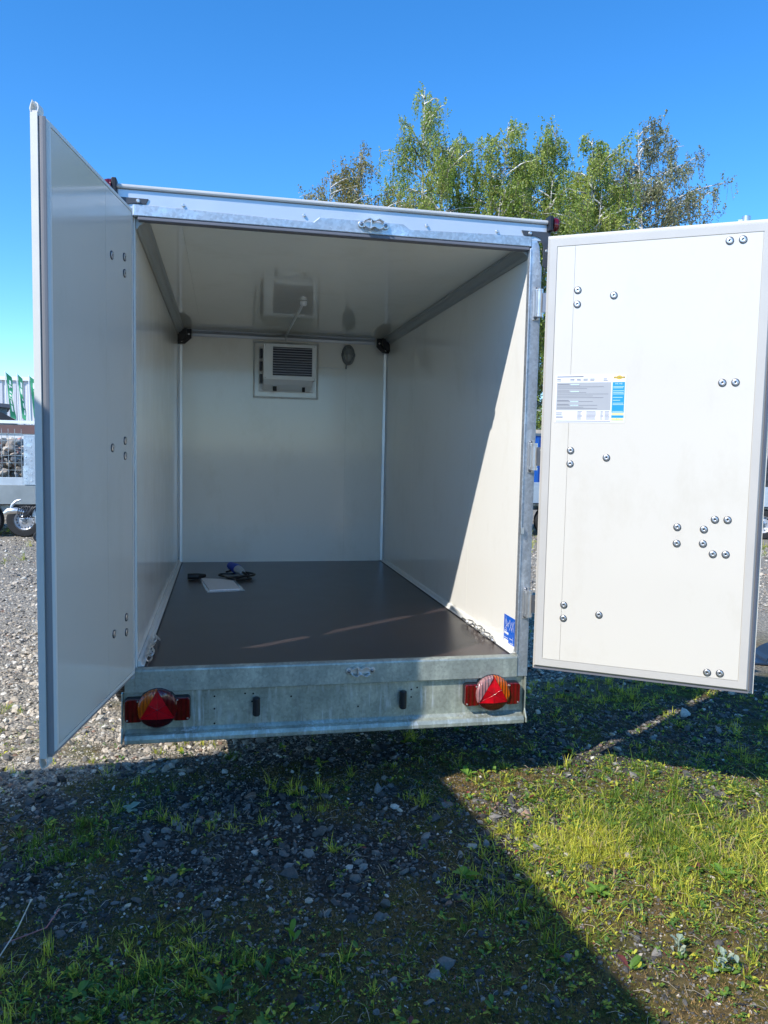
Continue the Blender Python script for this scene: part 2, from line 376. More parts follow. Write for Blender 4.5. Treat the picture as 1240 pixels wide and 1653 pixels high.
g = np_mesh('ground', np.stack([GX, GY, GZ], -1).reshape(-1, 3), quads, 4, [ground_mat()], smooth=True, attr=zone.reshape(-1, 4))
tag(g, kind='structure')

# ------------------------------------------------------------------ the box trailer
T = empty('box_trailer', (0, 0, 0), 0, 'white refrigerated box trailer with both rear doors wide open and a galvanised rear bumper', 'trailer')
XI, XO, D, H = 0.85, 0.893, 3.074, 1.865
# floor
fl = MB(); fl.box(-XI, XI, 0.0, D, F - 0.022, F); fl.build('load_floor', M['wood'], T)
MB().box(-XO + 0.03, XO - 0.03, 0.02, D, F - 0.10, F - 0.024).build('floor_frame', M['galv'], T)
# side walls with a faint panel joint
for s in (-1, 1):
    w_ = MB()
    for a, b_ in ((0.0, 0.768), (0.7695, 2.12), (2.1215, D + 0.045)): w_.box(s * XI, s * XO, a, b_, F - 0.02, F + H + 0.06)
    w_.box(s * (XI + 0.004), s * (XO - 0.004), 0.001, D, F - 0.01, F + H)
    o = w_.build('side_wall', M['grp'], T)
    # chassis rail under the side
    MB().box(s * 0.80, s * 0.875, 0.03, D + 0.02, F - 0.19, F - 0.102).build('chassis_rail', M['galv'], T, 0.004)
fw = MB()
for a, b_ in ((-XI, -0.5485), (-0.547, 0.4995), (0.501, XI)): fw.box(a, b_, D, D + 0.045, F - 0.02, F + H + 0.06)
fw.box(-XI, XI, D + 0.004, D + 0.04, F - 0.01, F + H)
fw.build('front_wall', M['grp'], T)
rf = MB()
for a, b_ in ((-XI, -0.6705), (-0.6700, 0.630), (0.6305, XI)): rf.box(a, b_, -0.005, D, F + H, F + H + 0.06)
rf.build('ceiling', M['grp_ceiling'], T)
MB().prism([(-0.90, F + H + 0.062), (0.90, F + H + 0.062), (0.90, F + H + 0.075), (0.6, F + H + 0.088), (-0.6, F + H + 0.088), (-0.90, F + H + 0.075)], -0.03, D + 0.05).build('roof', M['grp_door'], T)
# cove profiles along ceiling
for s in (-1, 1):
    c = MB()
    pr = [(0.010, 0), (0.050, 0), (0.050, -0.006), (0.040, -0.010), (0.034, -0.023), (0.025, -0.031), (0.013, -0.037), (0.008, -0.050), (0.002, -0.050), (0.002, 0)]
    c.prism([(s * (XI - x), F + H + z - 0.001) for x, z in pr], 0.001, D - 0.001)
    c.build('ceiling_profile', M['alu_dull'], T, 0.0015)
    # vertical corner profile
    c = MB()
    c.prism([(s * (XI - 0.001), D - 0.001), (s * (XI - 0.001), D - 0.030), (s * (XI - 0.006), D - 0.030), (s * (XI - 0.010), D - 0.010), (s * (XI - 0.034), D - 0.006), (s * (XI - 0.034), D - 0.001)], F + 0.002, F + H - 0.06, 'z')
    c.build('corner_profile', M['alu'], T, 0.0012)
    # floor edge profile
    c = MB()
    c.prism([(s * (XI - 0.001), F + 0.001), (s * (XI - 0.028), F + 0.001), (s * (XI - 0.028), F + 0.005), (s * (XI - 0.018), F + 0.008), (s * (XI - 0.012), F + 0.024), (s * (XI - 0.001), F + 0.028)], 0.004, D - 0.036)
    c.build('floor_profile', M['pvc_white'], T, 0.001)
    c = MB()
    c.prism([(s * (XI - 0.0285), F + 0.001), (s * (XI - 0.036), F + 0.001), (s * (XI - 0.034), F + 0.004), (s * (XI - 0.0285), F + 0.004)], 0.004, D - 0.036)
    c.build('floor_trim', M['seal_dark'], T)
    # black corner bracket
    c = MB()
    x0, x1 = s * (XI - 0.001), s * (XI - 0.105)
    c.prism([(x0, F + H - 0.004), (x1, F + H - 0.004), (x1, F + H - 0.072), (s * (XI - 0.055), F + H - 0.118), (x0, F + H - 0.122)], D - 0.040, D - 0.070)
    c.prism([(x0, F + H - 0.004), (s * (XI - 0.07), F + H - 0.004), (s * (XI - 0.07), F + H - 0.06), (s * (XI - 0.04), F + H - 0.10), (x0, F + H - 0.11)], D - 0.071, D - 0.100)
    cb = c.build('corner_bracket', M['black'], T, 0.004)
    for bx, bz in ((XI - 0.085, -0.045), (XI - 0.03, -0.10)):
        MB().lathe([(0.0, -0.004), (0.006, -0.003), (0.008, 0.001)], (s * bx, D - 0.073, F + H + bz), n=10).build('screw', M['steel'], cb)
c = MB(); c.prism([(D - 0.001, F + H - 0.001), (D - 0.03, F + H - 0.001), (D - 0.026, F + H - 0.010), (D - 0.012, F + H - 0.028), (D - 0.006, F + H - 0.05), (D - 0.001, F + H - 0.05)], -XI + 0.11, XI - 0.11, 'x')
c.build('ceiling_profile', M['alu'], T, 0.0012)

# rear frame
for s in (-1, 1):
    p = MB()
    # post: folded section with a rolled inner lip and a notched, rounded top corner
    zt = F + 1.899
    xi = 0.846 if s > 0 else 0.8575
    out = [(xi, F - 0.100), (0.898, F - 0.100), (0.898, F + 1.775), (0.889, F + 1.79), (0.889, F + 1.815), (0.884, F + 1.862), (0.872, F + 1.888), (max(0.850, xi + .002), zt), (xi, zt)]
    p.prism([(s * x, z) for x, z in out], -0.030, -0.001)
    if s > 0: p.prism([(s * x, z) for x, z in ((0.838, F + 0.012), (0.8455, F + 0.012), (0.8455, F + 1.850), (0.838, F + 1.850))], -0.036, -0.004)
    p.build('frame_post', M['galv_post'], T, 0.004, seg=3)
    # dark corner plate that carries the marker lamp
    pl = MB()
    pl.prism([(s * x, z) for x, z in ((0.795, F + 1.925), (0.925, F + 1.925), (0.925, F + 1.94), (0.932, F + 1.94), (0.932, F + 1.80), (0.915, F + 1.765), (0.899, F + 1.775), (0.899, F + 1.86), (0.885, F + 1.895), (0.86, F + 1.903), (0.805, F + 1.904))], -0.0355, -0.0315)
    cp = pl.build('corner_plate', M['plate'], T, 0.001)
    for bx, bz in ((0.835, 1.914), (0.917, 1.842)):
        MB().lathe([(0.0, -0.006), (0.006, -0.005), (0.009, 0.0)], (s * bx, -0.0355, F + bz), n=10).build('bolt', M['steel'], cp)
    # marker lamp
    ml = B(s * 0.915, s * 0.935, -0.060, -0.010, F + 1.925, F + 1.992).build('marker_lamp', M['black'], T, 0.004)
    MB().lathe([(0.0, 0.030), (0.012, 0.029), (0.0235, 0.024), (0.026, 0.010), (0.026, 0.0)] if s > 0 else [(0.0, -0.030), (0.012, -0.029), (0.0235, -0.024), (0.026, -0.010), (0.026, 0.0)], (s * 0.936, -0.040, F + 1.958), 'x', 20, sz=1.2).build('lens', M['red_lens'], ml)
# header
hd = MB()
top = [(-0.857, 1.904), (-0.13, 1.888), (-0.105, 1.910), (0.255, 1.910), (0.285, 1.890), (0.845, 1.903)]
low = 1.857
hd.prism([(-0.857, F + low)] + [(0.845, F + low)] + [(x, F + z) for x, z in top[::-1]], -0.033, -0.002)
hd.build('header_beam', M['galv_head'], T, 0.003)
MB().box(-0.838, 0.838, -0.030, 0.012, F + 1.842, F + 1.8565).build('header_seal', M['seal'], T, 0.003)
MB().box(-0.915, 0.915, -0.0305, -0.004, F + 1.885, F + 1.957).build('roof_trim', M['alu_paint'], T, 0.0015)
rc = MB(); rc.prism([(-0.006, F + 1.958), (-0.040, F + 1.958), (-0.043, F + 1.964), (-0.043, F + 1.970), (-0.034, F + 1.976), (0.05, F + 1.981), (0.05, F + 1.958)], -0.917, 0.917, 'x')
rc.build('roof_cap', M['roofcap'], T, 0.001)
for x in (-0.66, -0.06 - 0.11, 0.36, 0.68):
    MB().lathe([(0.0, -0.006), (0.005, -0.005), (0.007, 0.0)], (x, -0.0345, F + 1.911), n=10).build('rivet', M['steel'], T)
# sill with its rolled top edge
s_ = MB(); s_.prism([(0.0, F + 0.001), (-0.022, F + 0.001), (-0.034, F - 0.004), (-0.036, F - 0.010), (-0.036, F - 0.099), (-0.020, F - 0.099), (-0.020, F - 0.012), (0.0, F - 0.010)], -0.857, 0.845, 'x')
s_.build('threshold_sill', M['galv_sill'], T, 0.002)
MB().box(-0.8985, -0.8585, -0.034, -0.0315, F - 0.0985, F - 0.04).build('sill_end_plate', M['galv_sill'], T)
# bumper: recessed face, side flanges, protruding lower lip
bp_ = MB()
bp_.box(-0.905, 0.885, -0.016, -0.010, F - 0.300, F - 0.101)
bp_.prism([(-0.016, F - 0.262), (-0.030, F - 0.275), (-0.052, F - 0.280), (-0.060, F - 0.296), (-0.060, F - 0.312), (-0.050, F - 0.316), (-0.0165, F - 0.305)], -0.898, 0.878, 'x')
bp_.prism([(-0.010, F - 0.101), (-0.035, F - 0.101), (-0.035, F - 0.25), (-0.058, F - 0.290), (-0.059, F - 0.311), (-0.010, F - 0.313)], -0.913, -0.9055, 'x')
bp_.prism([(-0.010, F - 0.101), (-0.035, F - 0.101), (-0.035, F - 0.25), (-0.058, F - 0.290), (-0.059, F - 0.311), (-0.010, F - 0.313)], 0.8855, 0.893, 'x')
bump = bp_.build('rear_bumper', M['galv_bump'], T, 0.0025)
MB().box(-0.80, 0.80, 0.02, 0.10, F - 0.295, F - 0.20).build('cross_member', M['galv'], T)
hl = None
for x, z in ((-0.53, -.135), (-0.53, -.19), (-0.53, -.285 + .03), (-0.365, -.130), (-0.37, -.165), (0.345, -.143), (0.345, -.178), (0.372, -.135), (0.615, -.165), (0.60, -.128), (0.6, -.175), (-0.2, -.15), (0.1, -.21), (-0.40, -.128)):
    if hl is None: hl = MB().lathe([(0.0, -0.0008), (0.0038, -0.0008), (0.0042, 0.0)], (0, 0, 0), n=10).build('drill_hole', M['hole'], bump, loc=(x, -0.0163, F + z))
    else: copy_part(hl, bump, (x, -0.0163, F + z))
for x in (-0.352, 0.302):
    b = MB(); b.tube([(x, -0.040, F - 0.140), (x, -0.040, F - 0.143), (x, -0.040, F - 0.218), (x, -0.040, F - 0.222)], [0.011, 0.016, 0.016, 0.011], 14)
    b.box(x - 0.012, x + 0.012, -0.04, -0.0165, F - 0.21, F - 0.15)
    b.build('rubber_buffer', M['black'], T, 0.002)
# latch keepers
def keeper(x, z, s):
    m = MB()
    m.lathe([(0.0, -0.007), (0.014, -0.006), (0.0155, 0.0)], (x - 0.052, -0.037, z), n=16); m.lathe([(0.0, -0.007), (0.014, -0.006), (0.0155, 0.0)], (x + 0.052, -0.037, z), n=16)
    m.box(x - 0.05, x + 0.05, -0.042, -0.037, z - 0.011, z + 0.011)
    for e in (-1, 1):
        pts = [(x - 0.042 + 0.084 * t, -0.048, z + e * (0.014 - 0.0045 * math.cos(t * math.pi * 4))) for t in np.linspace(0, 1, 17)]
        v = []; f = []
        for i, q in enumerate(pts): v += [(q[0], -0.040, q[2]), (q[0], -0.066, q[2]), (q[0], -0.066, q[2] + e * 0.004), (q[0], -0.040, q[2] + e * 0.004)]
        for i in range(16):
            a = i * 4
            for k in range(4): f.append([a + k, a + (k + 1) % 4, a + 4 + (k + 1) % 4, a + 4 + k])
        f += [[0, 1, 2, 3], [64, 65, 66, 67]]
        m.add(v, f)
    m.box(x - 0.016, x - 0.011, -0.064, -0.042, z - 0.019, z + 0.019)
    k = m.build('latch_keeper', M['steel'], T, 0.0008)
    for dx in (-0.052, 0.052):
        MB().lathe([(0.0, -0.012), (0.004, -0.0115), (0.0075, -0.010), (0.008, -0.006)], (x + dx, -0.037, z), n=12).build('screw', M['steel_dark'], k)
keeper(0.125, F + 1.893, 1); keeper(0.104, F - 0.040, -1)

# hinges
def hinge(s, z, door_pt):
    xh = s * 0.882
    m = MB()
    m.prism([(xh - s * 0.022, z - 0.074), (xh + s * 0.010, z - 0.074), (xh + s * 0.010, z + 0.074), (xh - s * 0.022, z + 0.074)], -0.036, -0.0315)
    for e in (-1, 1):
        m.box(xh - s * 0.020, xh - s * 0.006, -0.056, -0.036, z + e * 0.052 - 0.008, z + e * 0.052 + 0.008)
        m.box(xh - s * 0.006, xh + s * 0.006, -0.066, -0.036, z + e * 0.052 - 0.006, z + e * 0.052 + 0.006)
    m.box(xh - s * 0.019, xh - s * 0.014, -0.060, -0.0365, z - 0.05, z + 0.05)
    h = m.build('hinge', M['steel'], T, 0.0015)
    p = MB(); p.tube([(xh, -0.056, z - 0.050), (xh, -0.056, z + 0.050)], 0.0150, 18)
    p.tube([(xh, -0.056, z - 0.062), (xh, -0.056, z - 0.051)], 0.0175, 18); p.tube([(xh, -0.056, z + 0.051), (xh, -0.056, z + 0.060)], 0.0145, 16)
    p.build('hinge_pin', M['steel'], h)
    d = Vector((door_pt[0] - xh, door_pt[1] + 0.056, 0)); n_ = Vector((-d.y, d.x, 0)).normalized() * 0.003
    a = Vector((xh, -0.056, 0))
    q = MB(); q.prism([tuple((a + n_)[:2]), tuple((a + d + n_)[:2]), tuple((a + d - n_)[:2]), tuple((a - n_)[:2])], z - 0.042, z + 0.042, 'z')
    q.build('hinge_leaf', M['steel_dark'], h)
    for e in (-1, 1):
        MB().lathe([(0.0, -0.005), (0.004, -0.005), (0.008, 0.0)], (xh - s * 0.009, -0.0362, z + e * 0.064), n=12).build('screw', M['steel_dark'], h)

# doors --------------------------------------------------------------
DOOR_W = {1: 0.892, -1: 0.832}
ZBOT, ZTOP = {1: F - 0.027, -1: F + 0.004}, {1: F + 1.877, -1: F + 1.862}
def make_door(side, loc, ang):
    W_ = DOOR_W[side]; ZT = ZTOP[side]; ZB = ZBOT[side]; e = side          # outward direction along local y is +side
    FX = 0.016 if side > 0 else 0.006
    dp = lambda d: e * d                  # depth measured from the inner face
    core = MB(); core.box(0.006, W_ - 0.010, dp(0.003), dp(0.024), ZB + 0.006, ZT - 0.006)
    core.box(-0.004, W_ + FX, dp(0.0245), dp(0.045), ZB - 0.012, ZT + 0.012)
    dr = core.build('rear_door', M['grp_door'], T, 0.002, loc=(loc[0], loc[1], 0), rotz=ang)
    # inner skin in two sheets with a hairline joint
    bw = 0.043 if side > 0 else 0.024
    sk = MB(); j = 0.118 if side > 0 else 0.33
    sk.box(bw, j, dp(0.0), dp(0.0029), ZB + bw, ZT - bw); sk.box(j + 0.0013, W_ - bw, dp(0.0), dp(0.0029), ZB + bw, ZT - bw)
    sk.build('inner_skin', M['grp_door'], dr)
    # surrounding profile, mitred
    fr = MB(); g_ = bw - 0.0026
    o_ = [(0, ZB), (W_, ZB), (W_, ZT), (0, ZT)]; i_ = [(g_, ZB + g_), (W_ - g_, ZB + g_), (W_ - g_, ZT - g_), (g_, ZT - g_)]
    sh = 0.010; m_ = [(sh, ZB + sh), (W_ - sh, ZB + sh), (W_ - sh, ZT - sh), (sh, ZT - sh)]
    for k in range(4):
        n = (k + 1) % 4
        P = lambda q, d: (q[0], dp(d), q[1])
        vs = [P(o_[k], 0.012), P(o_[n], 0.012), P(m_[n], -0.001), P(m_[k], -0.001), P(i_[n], -0.001), P(i_[k], -0.001), P(i_[n], 0.0028), P(i_[k], 0.0028), P(o_[k], 0.0240), P(o_[n], 0.0240)]
        fr.add(vs, [[0, 1, 2, 3], [3, 2, 4, 5], [5, 4, 6, 7], [8, 9, 1, 0], [7, 6, 9, 8]])
    fr.build('door_profile', M['pvc'] if side > 0 else M['pvc_white'], dr)
    # lip seal on the free edge, and along the foot
    sl = MB()
    q_ = 1.0 if side > 0 else 0.45
    sl.prism([(W_ + 0.0005, dp(0.004)), (W_ + 0.004 * q_, dp(0.006)), (W_ + 0.010 * q_, dp(0.012)), (W_ + 0.012 * q_, dp(0.018)), (W_ + 0.006 * q_, dp(0.0242)), (W_ + 0.0005, dp(0.0242))], ZB + 0.002, ZT - 0.002, 'z')
    sl.box(0.002, W_, dp(0.010), dp(0.0242), ZB - 0.009, ZB - 0.0005)
    sl.build('door_seal', M['seal'] if side > 0 else M['lip'], dr)
    # hollow edge profile on the outer half: two curled lips open at the top and at the foot
    ed = MB(); x = W_ + FX + 0.0005
    ed.box(x, x + 0.002, dp(0.0246), dp(0.0449), ZB - 0.012, ZT + 0.006)
    if side < 0:
        for z0, dz in ((ZT + 0.0062, 1), (ZB - 0.0122, -1)):
            P_ = lambda L_: [(dp(a), z0 + dz * b) for a, b in L_]
            ed.prism(P_([(0.0445, 0.0), (0.0465, 0.010), (0.0440, 0.020), (0.0385, 0.034), (0.0375, 0.032), (0.0415, 0.020), (0.0435, 0.010), (0.0425, 0.0)]), x - 0.035, x + 0.002, 'x')
            ed.prism(P_([(0.0240, 0.0), (0.0205, 0.012), (0.0225, 0.024), (0.0300, 0.029), (0.0310, 0.026), (0.0250, 0.021), (0.0235, 0.012), (0.0262, 0.0)]), x - 0.035, x + 0.002, 'x')
    ed.build('edge_profile', M['pvc_white'], dr)
    # countersunk cup bolts
    us = [(0.135, 1.645), (0.135, 1.585), (0.286, 1.615), (0.131, 0.955), (0.131, 0.897), (0.284, 0.927), (0.128, 0.268), (0.128, 0.208), (0.281, 0.238)]
    if side < 0: us = [(u - 0.017 if z > 1.5 else u - 0.008, z) for u, z in us]
    else:
        us += [(0.727, 1.808), (0.776, 1.809), (0.728, 1.242), (0.777, 1.243), (0.584, 0.642), (0.585, 0.573), (0.688, 0.638), (0.687, 0.578), (0.728, 0.681), (0.776, 0.682), (0.727, 0.537), (0.776, 0.539), (0.730, 0.036), (0.779, 0.038)]
    ring = None
    for u, z in us:
        if ring is None:
            prof = [(0.0158, 0.0), (0.0155, -0.0030), (0.0135, -0.0040), (0.0122, -0.0036)]
            mb = MB(); mb.m = 0; mb.lathe([(r, dp(o)) for r, o in prof], (0, 0, 0), n=22)
            mb.m = 1; mb.lathe([(r, dp(o)) for r, o in [(0.0122, -0.0036), (0.0105, -0.0046), (0.0050, -0.0049), (0.0036, -0.0042)]], (0, 0, 0), n=22)
            mb.m = 2; mb.lathe([(r, dp(o)) for r, o in [(0.0036, -0.0042), (0.0, -0.0040)]], (0, 0, 0), n=10)
            ring = mb.build('cup_bolt', [M['plate'], M['steel'], M['hole']], dr, loc=(u, 0, F + z))
        else: copy_part(ring, dr, (u, 0, F + z))
    # locking rod on the outer face
    lr = MB(); ux = W_ - 0.105
    lr.tube([(ux, dp(0.068), ZB + 0.02), (ux, dp(0.068), ZT + 0.022)], 0.0115, 14)
    for z in (F + 0.06, F + 0.55, F + 1.245, F + 1.80): lr.box(ux - 0.045, ux + 0.045, dp(0.0455), dp(0.072), z - 0.03, z + 0.03)
    lr.tube([(ux, dp(0.068), ZT + 0.016), (ux, dp(0.068), ZT + 0.040)], 0.017, 14); lr.box(ux - 0.03, ux, dp(0.06), dp(0.075), ZT + 0.016, ZT + 0.028)
    lr.build('locking_rod', M['steel'], dr, 0.001)
    for z in (1.609, 0.925, 0.240):
        hs = MB(); hs.box(-0.012, 0.31, dp(0.0465), dp(0.052), F + z - 0.03, F + z + 0.03); hs.build('hinge_strap', M['steel_dark'], dr, 0.001)
    return dr
AR, AL = R(-33.0), R(-99.9)
PR, PL = (0.885, -0.12), (-0.846, -0.12)
doorR = make_door(1, PR, AR); doorL = make_door(-1, PL, AL)
for z in (1.609, 0.925, 0.250):
    hinge(1, F + z, (PR[0] - math.sin(AR) * 0.05 , PR[1] + math.cos(AR) * 0.05))
    hinge(-1, F + z, (PL[0] + math.sin(AL) * 0.05, PL[1] - math.cos(AL) * 0.05))

# data sheet stuck on the right door
def flat(mb, u0, u1, z0, z1, y):
    mb.add([(u0, y, z0), (u1, y, z0), (u1, y, z1), (u0, y, z1)], [[0, 1, 2, 3]])
def put_text(mb, txt, size, u, z, y, sx=1.0):
    vs, fs = text_geo(txt, size); mb.add([(u + a * sx, y, z + b) for a, b, c in vs], fs)
ST = [M['paper'], simple('print_grey', (0.42, 0.43, 0.44), 0.5, var=0.03), simple('print_blue', (0.02, 0.32, 0.75), 0.4, var=0.03),
      simple('print_yellow', (0.85, 0.85, 0.35), 0.5, var=0.02), simple('print_ink', (0.10, 0.11, 0.14), 0.5), simple('print_gold', (0.72, 0.50, 0.05), 0.5, var=0.03), simple('print_pale', (0.62, 0.80, 0.92), 0.5, var=0.03)]
st = MB(); u0, u1, z0, z1 = 0.056, 0.352, F + 1.077, F + 1.283
st.m = 0; st.box(u0, u1, -0.0012, -0.0003, z0, z1)
Y1, Y2, Y3 = -0.0015, -0.0018, -0.0021
X = lambda t: u0 + (u1 - u0) * t
Z = lambda t: z1 - (z1 - z0) * t
st.m = 1; flat(st, X(0.02), X(0.795), Z(0.74), Z(0.16), Y1)
st.m = 2; flat(st, X(0.815), X(0.985), Z(0.96), Z(0.16), Y1)
st.m = 3; flat(st, X(0.815), X(0.985), Z(0.845), Z(0.79), Y2); flat(st, X(0.815), X(0.985), Z(0.955), Z(0.90), Y2)
st.m = 5
st.add([(X(0.905) + 0.012 * math.cos(t), Y1, Z(0.065) + 0.009 * math.sin(t)) for t in np.linspace(0, 2 * math.pi, 20, endpoint=False)], [list(range(20))])
flat(st, X(0.825), X(0.985), Z(0.085), Z(0.045), Y2)
st.m = 4; put_text(st, 'HUMBAUR', 0.0085, X(0.905), Z(0.065), Y3, 1.15)
rr = random.Random(3)
flat(st, X(0.02), X(0.40), Z(0.048), Z(0.030), Y1)
for k in range(8):
    a = 0.02 + k * 0.095
    if k in (1, 6): continue
    flat(st, X(a), X(a + rr.uniform(0.045, 0.075)), Z(0.10), Z(0.085), Y1); flat(st, X(a), X(a + 0.06), Z(0.13), Z(0.118), Y1)
for i, t in enumerate((0.19, 0.225, 0.25, 0.285, 0.33, 0.37, 0.40, 0.44, 0.475, 0.53, 0.555, 0.61, 0.635, 0.675, 0.70)):
    bold = i in (0, 4, 9, 11)
    flat(st, X(0.03), X(0.2 if bold else rr.uniform(0.35, 0.76)), Z(t + (0.010 if bold else 0.006)), Z(t), Y2)
for k in range(7):
    t = 0.765 + k * 0.026
    for a, b_ in ((0.33, 0.40), (0.46, 0.60), (0.66, 0.70), (0.72, 0.79)): flat(st, X(a), X(rr.uniform(b_ - 0.02, b_)), Z(t + 0.010), Z(t), Y1)
for t in (0.79, 0.82, 0.86, 0.89): flat(st, X(0.02), X(rr.uniform(0.08, 0.15)), Z(t + 0.012), Z(t), Y1)
flat(st, X(0.02), X(0.80), Z(0.975), Z(0.965), Y1)
put_text(st, '7.1', 0.010, X(0.90), Z(0.93), Y3)
st.m = 6; put_text(st, 'HK HB', 0.009, X(0.90), Z(0.195), Y3, 1.1)
for t in (0.25, 0.275, 0.335, 0.37, 0.40, 0.47, 0.53, 0.59, 0.62, 0.76): flat(st, X(0.825), X(rr.uniform(0.92, 0.98)), Z(t + 0.010), Z(t), Y2)
for t in (0.195, 0.34, 0.55, 0.63): flat(st, X(0.22), X(0.34), Z(t + 0.018), Z(t), Y2)
so = st.build('data_sheet_sticker', ST, doorR, fix=False)
so['label'] = 'printed data sheet with grey text field and blue column'
# blue label on the right wall
st = MB(); st.m = 0; y0, y1, z0, z1 = 0.022, 0.163, F + 0.018, F + 0.158
st.box(XI - 0.0012, XI - 0.0003, y0, y1, z0, z1)
def line3(mb, p, q, w_=0.0011):
    p = Vector(p); q = Vector(q); d = (q - p).normalized(); n = Vector((-d.y, d.x)) * w_
    mb.add([(XI - 0.0016, *(a)) for a in (p + n, q + n, q - n, p - n)], [[0, 1, 2, 3]])
st.m = 1
V2 = lambda a, b: (y0 + (y1 - y0) * a, z0 + (z1 - z0) * b)
for a, b, c_, d in ((.05, .9, .3, .55), (.3, .55, .45, .9), (.45, .9, .6, .6), (.6, .6, .85, .95), (.9, .85, .7, .45), (.25, .85, .5, .5), (.05, .55, .2, .8), (.15, .9, .25, .5), (.5, .8, .9, .5), (.8, .9, .75, .5), (.15, .10, .15, .35)):
    line3(st, V2(a, b), V2(c_, d))
for a, b, c_, d in ((.55, .34, .95, .42), (.55, .06, .95, .16)):
    p, q = V2(a, b), V2(c_, d); st.add([(XI - 0.0016, p[0], p[1]), (XI - 0.0016, q[0], p[1]), (XI - 0.0016, q[0], q[1]), (XI - 0.0016, p[0], q[1])], [[0, 1, 2, 3]])
for a, b, c_, d in ((.7, .45, .95, .47), (.6, .20, .95, .22), (.1, .10, .4, .12), (.2, .24, .45, .26)):
    p, q = V2(a, b), V2(c_, d); st.add([(XI - 0.0016, p[0], p[1]), (XI - 0.0016, q[0], p[1]), (XI - 0.0016, q[0], q[1]), (XI - 0.0016, p[0], q[1])], [[0, 1, 2, 3]])
so = st.build('load_label_sticker', [simple('label_blue', (0.01, 0.12, 0.60), 0.35, var=0.04), M['paper']], T, fix=False)
so['label'] = 'blue sticker with white lines at the foot of the right wall'

# tail lamps
def tail_lamp(cx, side):
    cz = F - 0.166; y = -0.0165
    m = MB()
    def rrect(w_, h, r, x=0, z=0, n=5):
        o = []
        for qx, qz, a in ((1, 1, 0), (-1, 1, 90), (-1, -1, 180), (1, -1, 270)):
            for k in range(n): t = R(a + 90 * k / (n - 1)); o.append((x + qx * (w_ - r) + r * math.cos(t), z + qz * (h - r) + r * math.sin(t)))
        return o
    off = 0.006
    m.prism(rrect(0.134, 0.052, 0.014, cx, cz - off), y, y - 0.024); m.prism([(cx + 0.085 * math.cos(t), cz + 0.085 * math.sin(t)) for t in np.linspace(0, 2 * math.pi, 32, endpoint=False)], y, y - 0.0245)
    hs = m.build('tail_lamp', M['black'], T, 0.002)
    hs['label'] = 'red tail lamp with amber and red segments' if side < 0 else 'red tail lamp with clear and amber segments'
    for e in (-1, 1):
        q = MB(); x0 = cx + e * 0.098
        q.prism(rrect(0.034, 0.049, 0.012, x0, cz - off), y - 0.0247, y - 0.040); q.build('side_lens', M['red_lens'], hs, 0.002)
    rdome = [(0.083, -0.0248), (0.083, -0.040), (0.078, -0.050), (0.06, -0.054), (0.0, -0.056)]
    # round lens cut into sectors by the reflector triangle
    tri = [(math.radians(a)) for a in (90, 210, 330)]
    def yy(r): return y - float(np.interp(r, [0, 0.06, 0.078, 0.083], [0.056, 0.054, 0.050, 0.040]))
    def sector(a0, a1, mat, name):
        q = MB(); vs = []; n = 14
        A = np.array([math.cos(a0), math.sin(a0)]) * 0.083; Bq = np.array([math.cos(a1), math.sin(a1)]) * 0.083
        for i in range(n + 1):
            t = i / n; ch = A * (1 - t) + Bq * t; aa = a0 + (a1 - a0) * t; rim = np.array([math.cos(aa), math.sin(aa)]) * 0.083
            for k in (0, 0.45, 0.8, 1.0):
                p = ch * (1 - k) + rim * k; vs.append((cx + p[0], yy(np.hypot(*p)) if k < 1 else y - 0.040, cz + p[1]))
            vs.append((cx + rim[0], y - 0.0248, cz + rim[1]))
        fs = [[i * 5 + k, i * 5 + k + 1, (i + 1) * 5 + k + 1, (i + 1) * 5 + k] for i in range(n) for k in range(4)]
        q.add(vs, fs, True); return q.build(name, mat, hs)
    ul, ur = (M['amber'], M['red_lens']) if side < 0 else (M['clear'], M['amber'])
    sector(tri[0], tri[1], ul, 'amber_lens' if side < 0 else 'clear_lens'); sector(tri[1], tri[2], M['red_dark'], 'number_plate_lens')
    sector(tri[2], tri[0] + 2 * math.pi, ur, 'red_lens' if side < 0 else 'amber_lens')
    q = MB(); P = [(cx + 0.0815 * math.cos(a), cz + 0.0815 * math.sin(a)) for a in tri]
    c0 = (cx, cz); n = 3
    # three raised facets meeting at the middle
    for k in range(3):
        a, b_ = P[k], P[(k + 1) % 3]; mid = ((a[0] + b_[0]) / 2, (a[1] + b_[1]) / 2)
        for u_, v_ in ((a, mid), (mid, b_)):
            q.add([(c0[0], y - 0.0575, c0[1]), (u_[0], y - (0.045 if u_ is a else 0.057), u_[1]), (v_[0], y - (0.045 if v_ is b_ else 0.057), v_[1])], [[0, 1, 2]])
    q.build('triangle_reflector', M['red_refl'], hs)
    q = MB()
    for k in range(3):
        a = P[k]; q.tube([(c0[0], y - 0.0572, c0[1]), ((c0[0] + a[0]) / 2, y - 0.0505, (c0[1] + a[1]) / 2), (a[0], y - 0.045, a[1])], 0.0008, 6)
        b_ = P[(k + 1) % 3]; mid = ((a[0] + b_[0]) / 2, (a[1] + b_[1]) / 2); q.tube([(c0[0], y - 0.0572, c0[1]), (mid[0], y - 0.0568, mid[1])], 0.0008, 6)
    q.build('reflector_rib', M['red_dark'], hs)
    for dx, dz in ((-0.123, -0.046), (0.123, -0.046), (-0.080, 0.035), (0.080, 0.035)):
        MB().lathe([(0.0, -0.003), (0.003, -0.0028), (0.0042, 0.0)], (cx + dx, y - 0.040, cz + dz), n=10).build('screw', M['steel'], hs)
    MB().box(cx - 0.125, cx + 0.125, y + 0.0005, y - 0.006, cz + 0.048, cz + 0.064).build('mounting_bracket', M['galv_sill'], hs)
tail_lamp(-0.764, -1); tail_lamp(0.722, 1)

